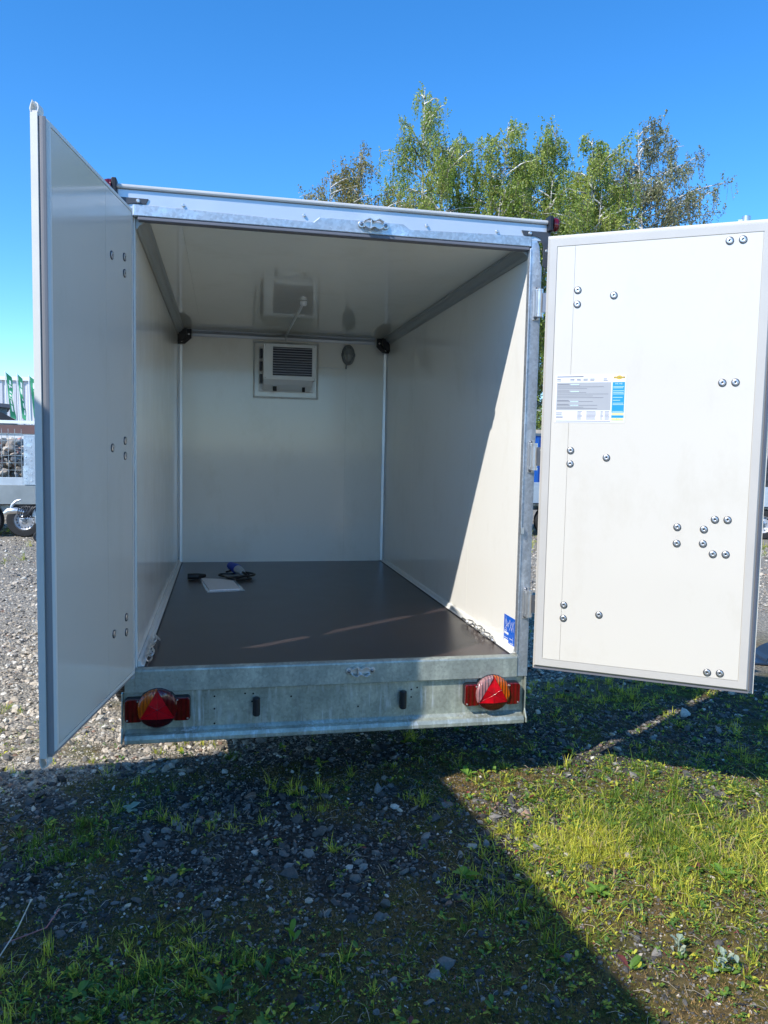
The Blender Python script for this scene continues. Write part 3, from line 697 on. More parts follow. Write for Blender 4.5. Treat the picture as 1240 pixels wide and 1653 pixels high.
# wheels and mudguards of this trailer
def wheel(parent, x, y, r=0.30, wd=0.17, face=-1, z=None):
    z = r if z is None else z
    t = MB(); t.lathe([(r * 0.62, -wd / 2), (r * 0.72, -wd / 2 - 0.004), (r * 0.93, -wd / 2), (r * 0.985, -wd / 2 + 0.02), (r, -wd / 4), (r, wd / 4), (r * 0.985, wd / 2 - 0.02), (r * 0.93, wd / 2), (r * 0.72, wd / 2 + 0.004), (r * 0.62, wd / 2)], (x, y, z), 'x', 40)
    for k in range(40):
        a = 2 * math.pi * k / 40
        c_, s_ = math.cos(a), math.sin(a); ux, uz = -s_ * 0.006, c_ * 0.006
        rr_ = r + 0.004
        t.add([(x - wd * .42, y + c_ * rr_ + ux, z + s_ * rr_ + uz), (x + wd * .42, y + c_ * rr_ + ux, z + s_ * rr_ + uz), (x + wd * .42, y + c_ * rr_ - ux, z + s_ * rr_ - uz), (x - wd * .42, y + c_ * rr_ - ux, z + s_ * rr_ - uz),
               (x - wd * .42, y + c_ * (r - .01), z + s_ * (r - .01)), (x + wd * .42, y + c_ * (r - .01), z + s_ * (r - .01))], [[0, 1, 2, 3], [0, 1, 5, 4], [3, 2, 5, 4]])
    to = t.build('wheel', M['rubber'], parent)
    q = MB(); f = face
    q.lathe([(r * 0.64, f * wd * .48), (r * 0.60, f * wd * .44), (r * 0.56, f * wd * .20), (r * 0.52, f * wd * .14), (r * 0.40, f * wd * .18), (r * 0.25, f * wd * .30), (r * 0.22, f * wd * .32), (0.0, f * wd * .33)], (x, y, z), 'x', 32)
    q.m = 1
    for k in range(16):
        a = 2 * math.pi * k / 16; q.lathe([(0.0, f * 0.002), (r * 0.036, f * 0.001)], (x + f * wd * .185, y + math.cos(a) * r * .46, z + math.sin(a) * r * .46), 'x', 8)
    q.build('rim', [M['rimmat'], M['hole']], to)
    hb = MB(); hb.lathe([(r * .13, f * wd * .33), (r * .12, f * wd * .55), (0.0, f * wd * .58)], (x, y, z), 'x', 16)
    for k in range(5):
        a = 2 * math.pi * k / 5; hb.tube([(x + f * wd * .32, y + math.cos(a) * r * .2, z + math.sin(a) * r * .2), (x + f * wd * .42, y + math.cos(a) * r * .2, z + math.sin(a) * r * .2)], r * .03, 6)
    hb.build('hub', M['steel_dark'], to)
    return to
M['rimmat'] = simple('silver_rim', (0.60, 0.61, 0.62), 0.38, 0.5)
for s in (-1, 1):
    wheel(T, s * 1.03, 1.53, 0.305, 0.17, s)
    mg = MB(); n = 16
    vs = []; fs = []
    for i in range(n + 1):
        a = R(-5 + 190 * i / n)
        for rr_, xx in ((0.36, 0.90), (0.36, 1.135), (0.345, 1.135), (0.345, 0.90)): vs.append((s * xx, 1.53 + rr_ * math.cos(a), 0.31 + rr_ * math.sin(a)))
    for i in range(n):
        for k in range(4): fs.append([i * 4 + k, i * 4 + (k + 1) % 4, i * 4 + 4 + (k + 1) % 4, i * 4 + 4 + k])
    mg.add(vs, fs); mg.build('mudguard', M['black'], T)
MB().tube([(-1.0, 1.53, 0.31), (1.0, 1.53, 0.31)], 0.035, 12).build('axle', M['galv'], T)

# cooling unit on the front wall
cuA = MB()
x0, x1, zz0, zz1, yf = -0.190, 0.227, F + 1.480, F + 1.757, 2.85
cuA.box(x0, x1, yf + 0.004, D - 0.08, zz0 + 0.004, zz1)
cuA.prism([(yf + 0.02, zz0 + 0.004), (D - 0.05, zz0 + 0.004), (D - 0.05, zz0 - 0.075), (D - 0.10, zz0 - 0.07), (yf + 0.05, zz0 - 0.035)], x0 + 0.004, x1 - 0.03, 'x')
unit = cuA.build('cooling_unit', M['white_plastic'], T, 0.004)
gx0, gx1, gz0, gz1 = -0.118, 0.193, F + 1.512, F + 1.735
q = MB(); q.box(x0, gx0, yf - 0.004, yf + 0.0035, zz0, zz1); q.box(gx1, x1, yf - 0.004, yf + 0.0035, zz0, zz1); q.box(gx0, gx1, yf - 0.004, yf + 0.0035, zz0, gz0); q.box(gx0, gx1, yf - 0.004, yf + 0.0035, gz1, zz1)
q.build('front_cover', M['white_plastic'], unit, 0.0015)
B(gx0 + 0.001, gx1 - 0.001, yf + 0.0005, yf + 0.003, gz0 + 0.001, gz1 - 0.001).build('fan_opening', M['grille_dark'], unit)
q = MB()
for k in range(11):
    z = gz0 + (gz1 - gz0) * (k + 0.7) / 11.4; q.prism([(yf - 0.010, z - 0.001), (yf - 0.010, z + 0.002), (yf + 0.0004, z + 0.0055), (yf + 0.0004, z + 0.003)], gx0 + 0.001, gx1 - 0.001, 'x')
q.build('grille_slats', M['slat'], unit)
for sx_ in (x0 + 0.015, x1 - 0.015):
    for sz_ in (zz0 + 0.012, zz1 - 0.012): MB().lathe([(0.0, -0.003), (0.003, -0.0025), (0.005, 0.0)], (sx_, yf - 0.004, sz_), n=10).build('screw', M['steel'], unit)
# folded aluminium frame against the wall, open flange on four sides
q = MB(); a0, a1, b0, b1 = -0.262, 0.267, F + 1.345, F + 1.800
i0, i1, j0, j1 = -0.248, 0.253, F + 1.360, F + 1.786
yw, yq = D - 0.001, D - 0.030
for P_ in ([(a0, b0), (a1, b0), (i1, j0), (i0, j0)], [(a1, b0), (a1, b1), (i1, j1), (i1, j0)], [(a1, b1), (a0, b1), (i0, j1), (i1, j1)], [(a0, b1), (a0, b0), (i0, j0), (i0, j1)]):
    q.add([(P_[0][0], yq, P_[0][1]), (P_[1][0], yq, P_[1][1]), (P_[2][0], yw - 0.002, P_[2][1]), (P_[3][0], yw - 0.002, P_[3][1]),
           (P_[0][0], yw, P_[0][1]), (P_[1][0], yw, P_[1][1])], [[0, 1, 2, 3], [0, 1, 5, 4]])
q.build('wall_flange', M['white_plastic'], unit)
q = MB(); q.box(-0.215, 0.222, D - 0.045, D - 0.0015, F + 1.40, F + 1.755); q.build('back_plate', M['white_plastic'], unit, 0.002)
for z in (1.50, 1.60, 1.70):
    B(-0.213, x0 - 0.002, yf + 0.10, D - 0.05, F + z - 0.012 - 0.03, F + z + 0.028).build('side_slot', M['grille_dark'], unit)
for x, r_ in ((-0.095, 0.016), (0.135, 0.012)):
    MB().tube([(x, yf + 0.085, zz0 - 0.048), (x, yf + 0.085, zz0 - 0.085)], r_, 12).build('cable_gland', M['black'], unit)
# ceiling sensor and its conduit
cs = MB(); cs.lathe([(0.0, -0.030), (0.018, -0.028), (0.022, -0.018), (0.022, -0.002)], (-0.006, 1.60, F + H), 'z', 18); sens = cs.build('ceiling_sensor', M['white_plastic'], T)
MB().tube([(-0.006, 1.62, F + H - 0.010), (-0.004, 1.9, F + H - 0.012), (-0.003, 2.6, F + H - 0.010), (0.0, D - 0.03, F + H - 0.012), (0.002, D - 0.012, F + H - 0.03), (0.002, D - 0.012, F + 1.76)], 0.0085, 10).build('conduit', M['white_plastic'], sens)
# oval bulkhead lamp
lx, lz = 0.515, F + 1.722
q = MB(); q.lathe([(0.052, 0.0), (0.055, -0.012), (0.050, -0.026), (0.042, -0.032), (0.038, -0.03)], (lx, D - 0.001, lz), 'y', 28, sz=1.55)
q.box(lx - 0.058, lx + 0.058, D - 0.02, D - 0.001, lz - 0.012, lz + 0.012); q.tube([(lx - 0.012, D - 0.010, lz - 0.08), (lx - 0.018, D - 0.010, lz - 0.115)], 0.007, 8)
bl_ = q.build('bulkhead_lamp', M['grey_plastic'], T)
MB().lathe([(0.040, -0.030), (0.034, -0.050), (0.020, -0.056), (0.0, -0.065)], (lx, D - 0.001, lz), 'y', 24, sz=1.5).build('lamp_glass', M['glass'], bl_)
q = MB()
for a in (-0.018, 0.018): q.tube([(lx + a, D - 0.032, lz - 0.066), (lx + a, D - 0.062, lz - 0.04), (lx + a, D - 0.070, lz), (lx + a, D - 0.062, lz + 0.04), (lx + a, D - 0.032, lz + 0.066)], 0.003, 6)
q.tube([(lx - 0.043, D - 0.032, lz), (lx - 0.03, D - 0.066, lz), (lx, D - 0.072, lz), (lx + 0.03, D - 0.066, lz), (lx + 0.043, D - 0.032, lz)], 0.003, 6)
q.build('lamp_cage', M['grey_plastic'], bl_)
MB().tube([(0.232, D - 0.006, F + 1.618), (0.30, D - 0.006, F + 1.612), (0.49, D - 0.006, F + 1.607)], 0.004, 6).build('cable_conduit', M['white_plastic'], T)
# a small lock strike on the right post
MB().box(0.835, 0.850, -0.048, -0.037, F + 0.57, F + 0.60).build('strike', M['steel'], T, 0.001)

# ------------------------------------------------------------------ loose things in the trailer
ch_m = M['steel']
def chain(name, x, y0, y1, label, seed):
    m = MB(); rr = random.Random(seed); n = 7
    for k in range(n):
        y = y0 + (y1 - y0) * k / n; tilt = R(35 if k % 2 else -50) + rr.uniform(-.2, .2)
        a, b = 0.040, 0.014; pts = []
        yawk = rr.uniform(-.25, .25)
        for i in range(15):
            t = 2 * math.pi * i / 14; u = a * math.cos(t) * (1.0); v = b * math.sin(t)
            xx = v * math.cos(tilt) + u * math.sin(yawk); zz = v * math.sin(tilt)
            pts.append((x + xx + (0.006 if x < 0 else -0.006) * math.sin(k * 1.3), y + u * math.cos(yawk), F + 0.022 + zz + 0.004 * (k % 2)))
        m.tube(pts, 0.0042, 8, caps=False)
    o = m.build(name, ch_m, None)
    return tag(o, label, 'chain', 'steel chains lying along the trailer floor edges')
chain('steel_chain', -XI + 0.040, 0.07, 0.50, 'steel chain along the left edge of the trailer floor beside the left door', 1)
chain('steel_chain', XI - 0.042, 0.22, 0.70, 'steel chain along the sunlit right edge of the trailer floor near the blue sticker', 2)

doc = empty('document_sleeve', (-0.52, 1.80, F), 0, 'clear plastic sleeve holding white papers lying on the dark trailer floor', 'documents')
q = MB(); out = [(-0.145, 0.45), (-0.075, -0.10), (0.165, -0.055), (0.115, 0.33), (0.02, 0.43)]
q.prism([(a, b) for a, b in out], 0.001, 0.004, 'z'); q.build('sleeve', M['film'], doc)
q = MB(); q.prism([(-0.125, 0.42), (-0.060, -0.05), (0.135, -0.02), (0.095, 0.30), (0.005, 0.38)], 0.0042, 0.010, 'z'); q.build('paper', M['paper'], doc)
cab = empty('power_cable', (-0.40, 2.25, F), 0, 'coiled black power cable with a blue and grey round plug on the trailer floor', 'cable')
pts = []
for t in np.linspace(0, 1, 90):
    a = t * 2.6 * math.pi + 0.6; r1 = 0.105 + 0.02 * math.sin(5 * t * 6); pts.append((0.0 + r1 * math.cos(a) * 1.05, 0.02 + r1 * math.sin(a) * 1.25, 0.010 + 0.012 * (t * 2)))
MB().tube(pts, 0.007, 8).build('cord', M['black'], cab)
MB().tube([(-0.34, -0.02, 0.022), (-0.27, -0.02, 0.022), (-0.22, 0.02, 0.02)], [0.02, 0.022, 0.012], 12).build('connector', M['black'], cab)
q = MB(); a, b = Vector((-0.04, 0.24, 0.058)), Vector((0.045, 0.02, 0.040)); d = b - a
q.tube([a, a + d * 0.08, a + d * 0.35, a + d * 0.37, a + d * 0.6], [0.028, 0.031, 0.031, 0.036, 0.036], 20); plug = q.build('plug', M['blue_plastic'], cab)
MB().tube([a + d * 0.605, a + d * 0.66, a + d * 0.9, a + d * 1.0], [0.033, 0.033, 0.026, 0.020], 20).build('gland_nut', simple('light_grey_plastic', (0.4, 0.45, 0.48), 0.4), cab)
MB().tube([b + d * 0.0, b + d * 0.15, b + d * 0.3 + Vector((0.01, 0, -.02)), (0.10, -0.10, 0.012), (0.0, -0.16, 0.012)], 0.009, 8).build('cord_end', M['black'], cab)

# ------------------------------------------------------------------ neighbouring trailer whose shadow falls across the foreground
hN = 2.75
NB = empty('box_trailer', (0.48 - hN * 0.93, 0.67 - hN * 0.613, 0), R(5.4), 'second white box trailer parked to the left of the camera, casting the foreground shadow', 'trailer')
MB().box(-2.3, 0, -5.6, 0, 0.55, hN).build('body', M['grp_door'], NB, 0.01)
for a, b in (((-2.303, 0.003), (0.55, 0.62)), ((-2.303, 0.003), (hN - 0.06, hN + 0.004))):
    MB().box(a[0], a[1], -5.603, 0.003, b[0], b[1]).build('edge_profile', M['alu'], NB, 0.003)
MB().box(-1.6, -0.7, -5.4, 0.0, 0.40, 0.53).build('chassis', M['galv'], NB)
MB().box(-1.19, -1.11, 0.0, 1.1, 0.42, 0.50).build('drawbar', M['galv'], NB)
for x in (-2.15, -0.15):
    wheel(NB, x, -2.9, 0.305, 0.17, 1 if x > -1 else -1)

# ------------------------------------------------------------------ loose stones
def hgt(x, y): return height(np.asarray(x), np.asarray(y))
phi = (1 + 5 ** .5) / 2
ICO = np.array([(-1, phi, 0), (1, phi, 0), (-1, -phi, 0), (1, -phi, 0), (0, -1, phi), (0, 1, phi), (0, -1, -phi), (0, 1, -phi), (phi, 0, -1), (phi, 0, 1), (-phi, 0, -1), (-phi, 0, 1)]) / math.hypot(1, phi)
ICF = np.array([(0, 11, 5), (0, 5, 1), (0, 1, 7), (0, 7, 10), (0, 10, 11), (1, 5, 9), (5, 11, 4), (11, 10, 2), (10, 7, 6), (7, 1, 8), (3, 9, 4), (3, 4, 2), (3, 2, 6), (3, 6, 8), (3, 8, 9), (4, 9, 5), (2, 4, 11), (6, 2, 10), (8, 6, 7), (9, 8, 1)])
def stones(name, x, y, r, mi, mats, z=None, flat_=0.55, sink=0.38):
    n = len(x); a = rng.uniform(0, 2 * np.pi, n); tl = rng.normal(0, 0.35, (n, 2))
    sx = r * rng.uniform(0.8, 1.35, n); sy = r * rng.uniform(0.65, 1.0, n); sz = r * rng.uniform(flat_ - .2, flat_ + .2, n)
    V = ICO[None] * rng.uniform(0.72, 1.18, (n, 12, 1)) + rng.normal(0, 0.10, (n, 12, 3))
    V = V * np.stack([sx, sy, sz], -1)[:, None]
    V[..., 2] += V[..., 0] * tl[:, None, 0] + V[..., 1] * tl[:, None, 1]
    c, s = np.cos(a)[:, None], np.sin(a)[:, None]
    X_, Y_ = V[..., 0] * c - V[..., 1] * s, V[..., 0] * s + V[..., 1] * c
    zz = (hgt(x, y) if z is None else z) + sz * (1 - 2 * sink) * 0.9
    co = np.stack([X_ + x[:, None], Y_ + y[:, None], V[..., 2] + zz[:, None]], -1).reshape(-1, 3)
    f = (ICF[None] + (np.arange(n) * 12)[:, None, None]).reshape(-1)
    return np_mesh(name, co, f, 3, mats, np.repeat(mi, 20))
def stone_mat(name, c, var=0.25):
    m, nt, b = new_mat(name)
    g = N(nt, 'ShaderNodeNewGeometry'); co = coords(nt)
    n = N(nt, 'ShaderNodeTexNoise', Scale=120.0, Detail=4.0); nt.links.new(co, n.inputs['Vector'])
    a = ramp(nt, g.outputs['Random Per Island'], [(0, [v * (1 - var) for v in c]), (1, [min(1, v * (1 + var * 1.4)) for v in c])])
    nt.links.new(mix(nt, 1.0, a, ramp(nt, n.outputs[0], [(0.3, 0.75), (0.7, 1.15)]), 'MULTIPLY'), b.inputs['Base Color'])
    b.inputs['Roughness'].default_value = 0.85; b.inputs['Specular IOR Level'].default_value = 0.3
    return m
SM = [stone_mat('stone_slate', (0.064, 0.060, 0.054), 0.45), stone_mat('stone_grey', (0.17, 0.155, 0.135), 0.45), stone_mat('stone_tan', (0.44, 0.37, 0.28)),
      stone_mat('stone_pale', (0.58, 0.53, 0.44)), stone_mat('stone_rust', (0.27, 0.17, 0.12))]
def pick(x, y):
    s = soil_shade_amt(x, y); n = len(x); u = rng.random(n)
    dark = np.array([0.50, 0.92, 0.955, 0.975, 1.0]); light = np.array([0.04, 0.32, 0.80, 0.98, 1.0])  # darker stone mix in the soil zone also deepens the foreground shade
    th = s[:, None] * dark + (1 - s[:, None]) * light
    return np.minimum((u[:, None] > th).sum(1), 4)
def in_view(x, y, pad=60):
    dx, dy, dz = x - CAM[0], y - CAM[1], -CAM[2]
    f_ = dx * cf[0] + dy * cf[1] + dz * cf[2]; px = 620 + FPX * (dx * cr[0] + dy * cr[1] + dz * cr[2]) / f_
    return (f_ > 0.3) & (px > -pad) & (px < 1240 + pad)
def hidden(x, y):     # ground out of sight below and behind the trailer
    return (np.abs(x + 0.0) < 0.75) & (y > 1.7)
n = 62000; x = rng.uniform(-2.5, 3.2, n); y = rng.uniform(-1.75, 3.4, n)
keep = (rng.random(n) < np.clip(1.05 - 1.0 * moss_amt(x, y) - 0.35 * np.clip(grass_amt(x, y), 0, 1), 0.04, 1)) & ~hidden(x, y) & in_view(x, y, 220)
x, y = x[keep], y[keep]; r_ = np.clip(0.0078 * np.exp(rng.normal(0, 0.55, len(x))), 0.003, 0.030)
r_ = r_ * np.where(soil_shade_amt(x, y) > 0.5, 0.88, 1.0)
nq = 60000; x3 = rng.uniform(-1.8, 2.6, nq); y3 = rng.uniform(-1.75, 1.0, nq); k3 = in_view(x3, y3, 40); x3, y3 = x3[k3], y3[k3]
x = np.concatenate([x, x3]); y = np.concatenate([y, y3]); r_ = np.concatenate([r_, np.clip(0.0036 * np.exp(rng.normal(0, 0.4, len(x3))), 0.002, 0.009)])
o1 = stones('gravel', x, y, r_, pick(x, y), SM)
tag(o1, 'loose angular grey and tan gravel on the yard ground', 'gravel', kind='stuff')
n = 110000; x = rng.uniform(-7, 9, n); y = rng.uniform(3.4, 14, n)
keep = in_view(x, y, 150) & ((x < -0.9) | (x > 1.2)) & (rng.random(n) < np.clip(0.95 - 0.9 * moss_amt(x, y), 0.05, 1) * np.clip(1.3 - y / 14, 0.3, 1))
x, y = x[keep], y[keep]; r_ = np.clip(0.010 * np.exp(rng.normal(0, 0.45, len(x))), 0.005, 0.035)
o2 = stones('gravel', x, y, r_, pick(x, y), SM)
tag(o2, 'coarser pale gravel spread across the yard behind the trailer', 'gravel', kind='stuff')

# ------------------------------------------------------------------ grass, moss and low weeds
GM = [leafmat('grass_green', (0.15, 0.25, 0.022), 0.4), leafmat('grass_yellow_green', (0.52, 0.54, 0.06), 0.4), leafmat('grass_straw', (0.34, 0.27, 0.12), 0.2), leafmat('weed_green', (0.11, 0.22, 0.03), 0.3), leafmat('weed_red', (0.20, 0.05, 0.04), 0.2)]
def blades(name, bx, by, L, wd, az, lean, mi, mats):
    n = len(bx); t = np.array([0, 0.4, 0.75, 1.0]); wf = np.array([1.0, 0.85, 0.55, 0])
    bz = hgt(bx, by) - 0.002
    out = L[:, None] * (lean[:, None] * t + 0.45 * lean[:, None] * t ** 2)
    up = L[:, None] * (t * np.sqrt(np.clip(1 - (lean[:, None] * 0.75) ** 2, 0.1, 1)) - 0.30 * np.abs(lean[:, None]) * t ** 2)
    cx = bx[:, None] + np.cos(az)[:, None] * out; cy = by[:, None] + np.sin(az)[:, None] * out; cz = bz[:, None] + up
    sa = az + np.pi / 2 + rng.normal(0, 0.5, n); wx = np.cos(sa)[:, None] * wd[:, None] * wf; wy = np.sin(sa)[:, None] * wd[:, None] * wf
    Lf = np.stack([cx - wx, cy - wy, cz], -1)[:, :3]; Rt = np.stack([cx + wx, cy + wy, cz], -1)[:, :3]; tip = np.stack([cx, cy, cz], -1)[:, 3:4]
    co = np.concatenate([Lf, Rt, tip], 1).reshape(-1, 3)
    tr = np.array([(0, 3, 1), (3, 4, 1), (1, 4, 2), (4, 5, 2), (2, 5, 6)])
    f = (tr[None] + (np.arange(n) * 7)[:, None, None]).reshape(-1)
    return np_mesh(name, co, f, 3, mats, np.repeat(mi, 5))
def tufts(nc, xr, yr, per, Lm, spread, padv=80, power=1.3):
    x = rng.uniform(*xr, nc); y = rng.uniform(*yr, nc)
    k = (rng.random(nc) < np.clip(grass_amt(x, y), 0.0, 1) ** power) & in_view(x, y, padv) & ~hidden(x, y)
    x, y = x[k], y[k]; cnt = rng.integers(per[0], per[1], len(x)); i = np.repeat(np.arange(len(x)), cnt)
    vig = np.exp(rng.normal(0, 0.35, len(x)))[i]; tone = fbm(x, y, 0.5, 50)[i] + rng.normal(0, 0.12, len(i))
    n = len(i); bx = x[i] + rng.normal(0, spread, n); by = y[i] + rng.normal(0, spread, n)
    return bx, by, Lm * vig * np.exp(rng.normal(0, 0.35, n)), rng.uniform(0.0010, 0.0023, n), rng.uniform(0, 2 * np.pi, n), np.clip(rng.normal(0.45, 0.3, n), 0, 1.15), tone, (x, y)
bx, by, L, wd, az, ln, tone, _ = tufts(16000, (-2.2, 3.0), (-1.75, 3.0), (7, 26), 0.030, 0.010)
gm = np.where(rng.random(len(bx)) < 0.06, 2, np.where(tone > 0.47, 1, 0))
b2 = tufts(9000, (-7, 9), (3.0, 13), (6, 14), 0.055, 0.02)
bx, by, L, wd, az, ln = [np.concatenate([p, q]) for p, q in zip((bx, by, L, wd, az, ln), (b2[0], b2[1], b2[2], b2[3] * 2.2, b2[4], b2[5]))]
gm = np.concatenate([gm, np.where(rng.random(len(b2[0])) < 0.15, 2, np.where(b2[6] > 0.45, 1, 0))])
gr = blades('grass', bx, by, L, wd, az, ln, gm, GM)
tag(gr, 'thin tufts of yellow green grass growing through the gravel', 'grass', kind='stuff')
# a denser stand of upright blades in the sunny patch
nt_ = 6500; xt = rng.normal(1.2, 0.40, nt_); yt = rng.normal(-0.68, 0.24, nt_); ct = rng.integers(3, 14, nt_)
x = np.repeat(xt, ct) + rng.normal(0, 0.008, ct.sum()); y = np.repeat(yt, ct) + rng.normal(0, 0.008, ct.sum()); n = len(x)
k = rng.random(n) < np.clip(grass_amt(x, y) * 0.8 - 0.30 + (fbm(x, y, 0.14, 61) - 0.5) * 2.6, 0, 1); x, y = x[k], y[k]; n = len(x)
g2 = blades('grass', x, y, 0.027 * np.exp(rng.normal(0, 0.5, n)), rng.uniform(0.0011, 0.0027, n), rng.uniform(0, 2 * np.pi, n), np.clip(rng.normal(0.75, 0.35, n), 0, 1.25), np.where(rng.random(n) < 0.18, 2, np.where(fbm(x, y, 0.25, 70) + rng.normal(0, .1, n) > 0.40, 1, 0)), GM)
tag(g2, 'bright sunlit patch of dense grass right of the shadow edge', 'grass', kind='stuff')
# moss pile
MM = [leafmat('moss_olive', (0.17, 0.165, 0.028), 0.1, 0.9), leafmat('moss_brown', (0.25, 0.17, 0.06), 0.1, 0.9)]
n = 200000; x = rng.uniform(-1.7, 2.6, n); y = rng.uniform(-1.75, 0.6, n)
k = (rng.random(n) < np.clip(moss_amt(x, y) * 1.3 - 0.15, 0, 1)) & in_view(x, y, 20); x, y = x[k], y[k]; n = len(x)
a = rng.uniform(0, 2 * np.pi, n); l_ = rng.uniform(0.003, 0.010, n); z = hgt(x, y)
p0 = np.stack([x - np.cos(a) * 0.0022, y - np.sin(a) * 0.0022, z - 0.002], -1); p1 = np.stack([x + np.cos(a) * 0.0022, y + np.sin(a) * 0.0022, z - 0.002], -1)
p2 = np.stack([x + rng.normal(0, 0.006, n), y + rng.normal(0, 0.006, n), z + l_ * (0.5 + fbm(x, y, 0.04, 80))], -1)
mo = np_mesh('moss', np.stack([p0, p1, p2], 1).reshape(-1, 3), np.arange(3 * n), 3, MM, (fbm(x, y, 0.3, 85) + rng.normal(0, 0.08, n) > 0.48).astype(int))
tag(mo, 'brown and olive moss carpet between the stones in the foreground', 'moss', kind='stuff')
# small broad leaves (clover, plantain seedlings)
def leaves(name, bx, by, bz, az, el, L, wd, mi, mats):
    n = len(bx); t = np.array([0, 0.35, 0.7, 1.0]); wf = np.array([0.10, 0.9, 0.85, 0.0])
    cx = bx[:, None] + np.cos(az)[:, None] * np.cos(el)[:, None] * L[:, None] * t; cy = by[:, None] + np.sin(az)[:, None] * np.cos(el)[:, None] * L[:, None] * t
    cz = bz[:, None] + np.sin(el)[:, None] * L[:, None] * t - 0.25 * L[:, None] * t ** 2
    wx = -np.sin(az)[:, None] * wd[:, None] * wf; wy = np.cos(az)[:, None] * wd[:, None] * wf; up = wd[:, None] * wf * 0.3
    A = np.stack([cx - wx, cy - wy, cz + up], -1)[:, :3]; Bm = np.stack([cx, cy, cz], -1); C_ = np.stack([cx + wx, cy + wy, cz + up], -1)[:, :3]
    co = np.concatenate([A, Bm, C_], 1).reshape(-1, 3)      # 3 + 4 + 3
    tr = np.array([(0, 3, 1), (3, 4, 1), (1, 4, 2), (4, 5, 2), (2, 5, 6), (3, 7, 4), (7, 8, 4), (4, 8, 5), (8, 9, 5), (5, 9, 6)])
    f = (tr[None] + (np.arange(n) * 10)[:, None, None]).reshape(-1)
    return np_mesh(name, co, f, 3, mats, np.repeat(mi, 10))
nc = 30000; x = rng.uniform(-1.9, 2.8, nc); y = rng.uniform(-1.75, 1.2, nc)
k = (rng.random(nc) < np.clip(0.16 + 0.75 * grass_amt(x, y) + 0.9 * blob(x, y, 1.5, -0.7, 0.8, 0.7) + 0.4 * blob(x, y, -0.6, -1.15, 0.6, 0.2), 0, 1) * np.where((x < 0.45 - 0.12 * y) & (y > -1.0), 0.22, 0.75)) & in_view(x, y)
x, y = x[k], y[k]; cnt = rng.integers(4, 10, len(x)); i = np.repeat(np.arange(len(x)), cnt); n = len(i)
sz = np.exp(rng.normal(0, 0.42, len(x)))[i]
wl = leaves('ground_weeds', x[i] + rng.normal(0, 0.006, n), y[i] + rng.normal(0, 0.006, n), hgt(x[i], y[i]) + rng.uniform(0.002, 0.014, n), rng.uniform(0, 2 * np.pi, n), rng.uniform(0.1, 1.0, n), 0.0115 * sz * rng.uniform(0.7, 1.3, n), 0.0028 * sz, np.where(rng.random(n) < 0.04, 4, np.where(rng.random(n) < 0.35, 1, 3)), GM)
tag(wl, 'tiny broad leaved weeds scattered over moss and gravel', 'weeds', kind='stuff')
# dry straw bits
n = 1500; x = rng.uniform(-1.6, 2.4, n); y = rng.uniform(-1.7, 1.4, n); a = rng.uniform(0, 2 * np.pi, n); l_ = rng.uniform(0.015, 0.06, n); m = MB()
for q in range(n):
    z = float(hgt(x[q], y[q])) + 0.012; dx, dy = math.cos(a[q]) * l_[q], math.sin(a[q]) * l_[q]
    m.tube([(x[q], y[q], z), (x[q] + dx * .5, y[q] + dy * .5 + .003, z + 0.006), (x[q] + dx, y[q] + dy, z + 0.001)], 0.0008, 3, caps=False)
tag(m.build('straw', leafmat('dry_straw', (0.42, 0.36, 0.26), 0.1), fix=False), 'short dry stalks lying on the ground', 'straw', kind='stuff')

# single weeds that stand out
def weed(name, x, y, n, L, wd, mats, label, el=(0.35, 1.1), seed=0, stem=0.0):
    rs = np.random.default_rng(seed); z = float(hgt(x, y))
    e = empty(name, (x, y, z), 0, label, 'weed')
    az = np.arange(n) * 2.4 + rs.normal(0, 0.25, n); hh = np.linspace(0.0, stem, n)
    old = globals()['hgt']
    o = leaves('leaf', rs.normal(0, stem * 0.25, n), rs.normal(0, stem * 0.25, n), hh + 0.004, az, rs.uniform(el[0], el[1], n), L * rs.uniform(0.6, 1.15, n), wd * rs.uniform(0.8, 1.2, n), np.zeros(n, int), mats)
    o.parent = e; o.name = 'leaves'
    MB().tube([(0, 0, -0.004), (0.002, 0.001, stem * .5), (0.0, 0, stem + 0.006)], 0.0022, 6).build('stem', mats[0], e)
    return e
silver = leafmat('silver_green_leaf', (0.34, 0.42, 0.30), 0.25, 0.7, 0.15)
fresh = leafmat('fresh_green_leaf', (0.13, 0.26, 0.03), 0.35); deep = leafmat('deep_green_leaf', (0.06, 0.16, 0.035), 0.35)
weed('silvery_weed', 0.985, -1.40, 22, 0.030, 0.008, [silver], 'pale silvery leaved weed in the sun at the bottom right corner', (0.0, 1.2), 1, 0.07)
weed('silvery_weed', 0.90, -1.30, 12, 0.034, 0.008, [silver], 'smaller silvery weed with upright leaves just behind the bottom right one', (0.5, 1.3), 2, 0.045)
weed('broadleaf_weed', 0.375, -0.76, 7, 0.060, 0.014, [fresh], 'green weed with broad tooth leaves in shade left of the shadow edge', (0.3, 0.8), 3, 0.015)
weed('plantain_weed', -0.37, -1.18, 9, 0.072, 0.008, [deep], 'narrow leaved rosette at the bottom edge left of the centre', (0.6, 1.3), 4, 0.02)
weed('plantain_weed', -0.50, -1.24, 10, 0.080, 0.009, [deep], 'larger narrow leaved rosette among the dark grass at the bottom left', (0.5, 1.2), 5, 0.02)
weed('sapling_weed', -0.285, -1.03, 5, 0.070, 0.011, [fresh], 'single upright leaf sprout standing on the dark gravel', (0.9, 1.4), 6, 0.03)
weed('broadleaf_weed', 0.80, -0.95, 9, 0.065, 0.012, [fresh], 'sunlit rosette right beside the diagonal shadow edge', (0.3, 0.9), 7, 0.01)
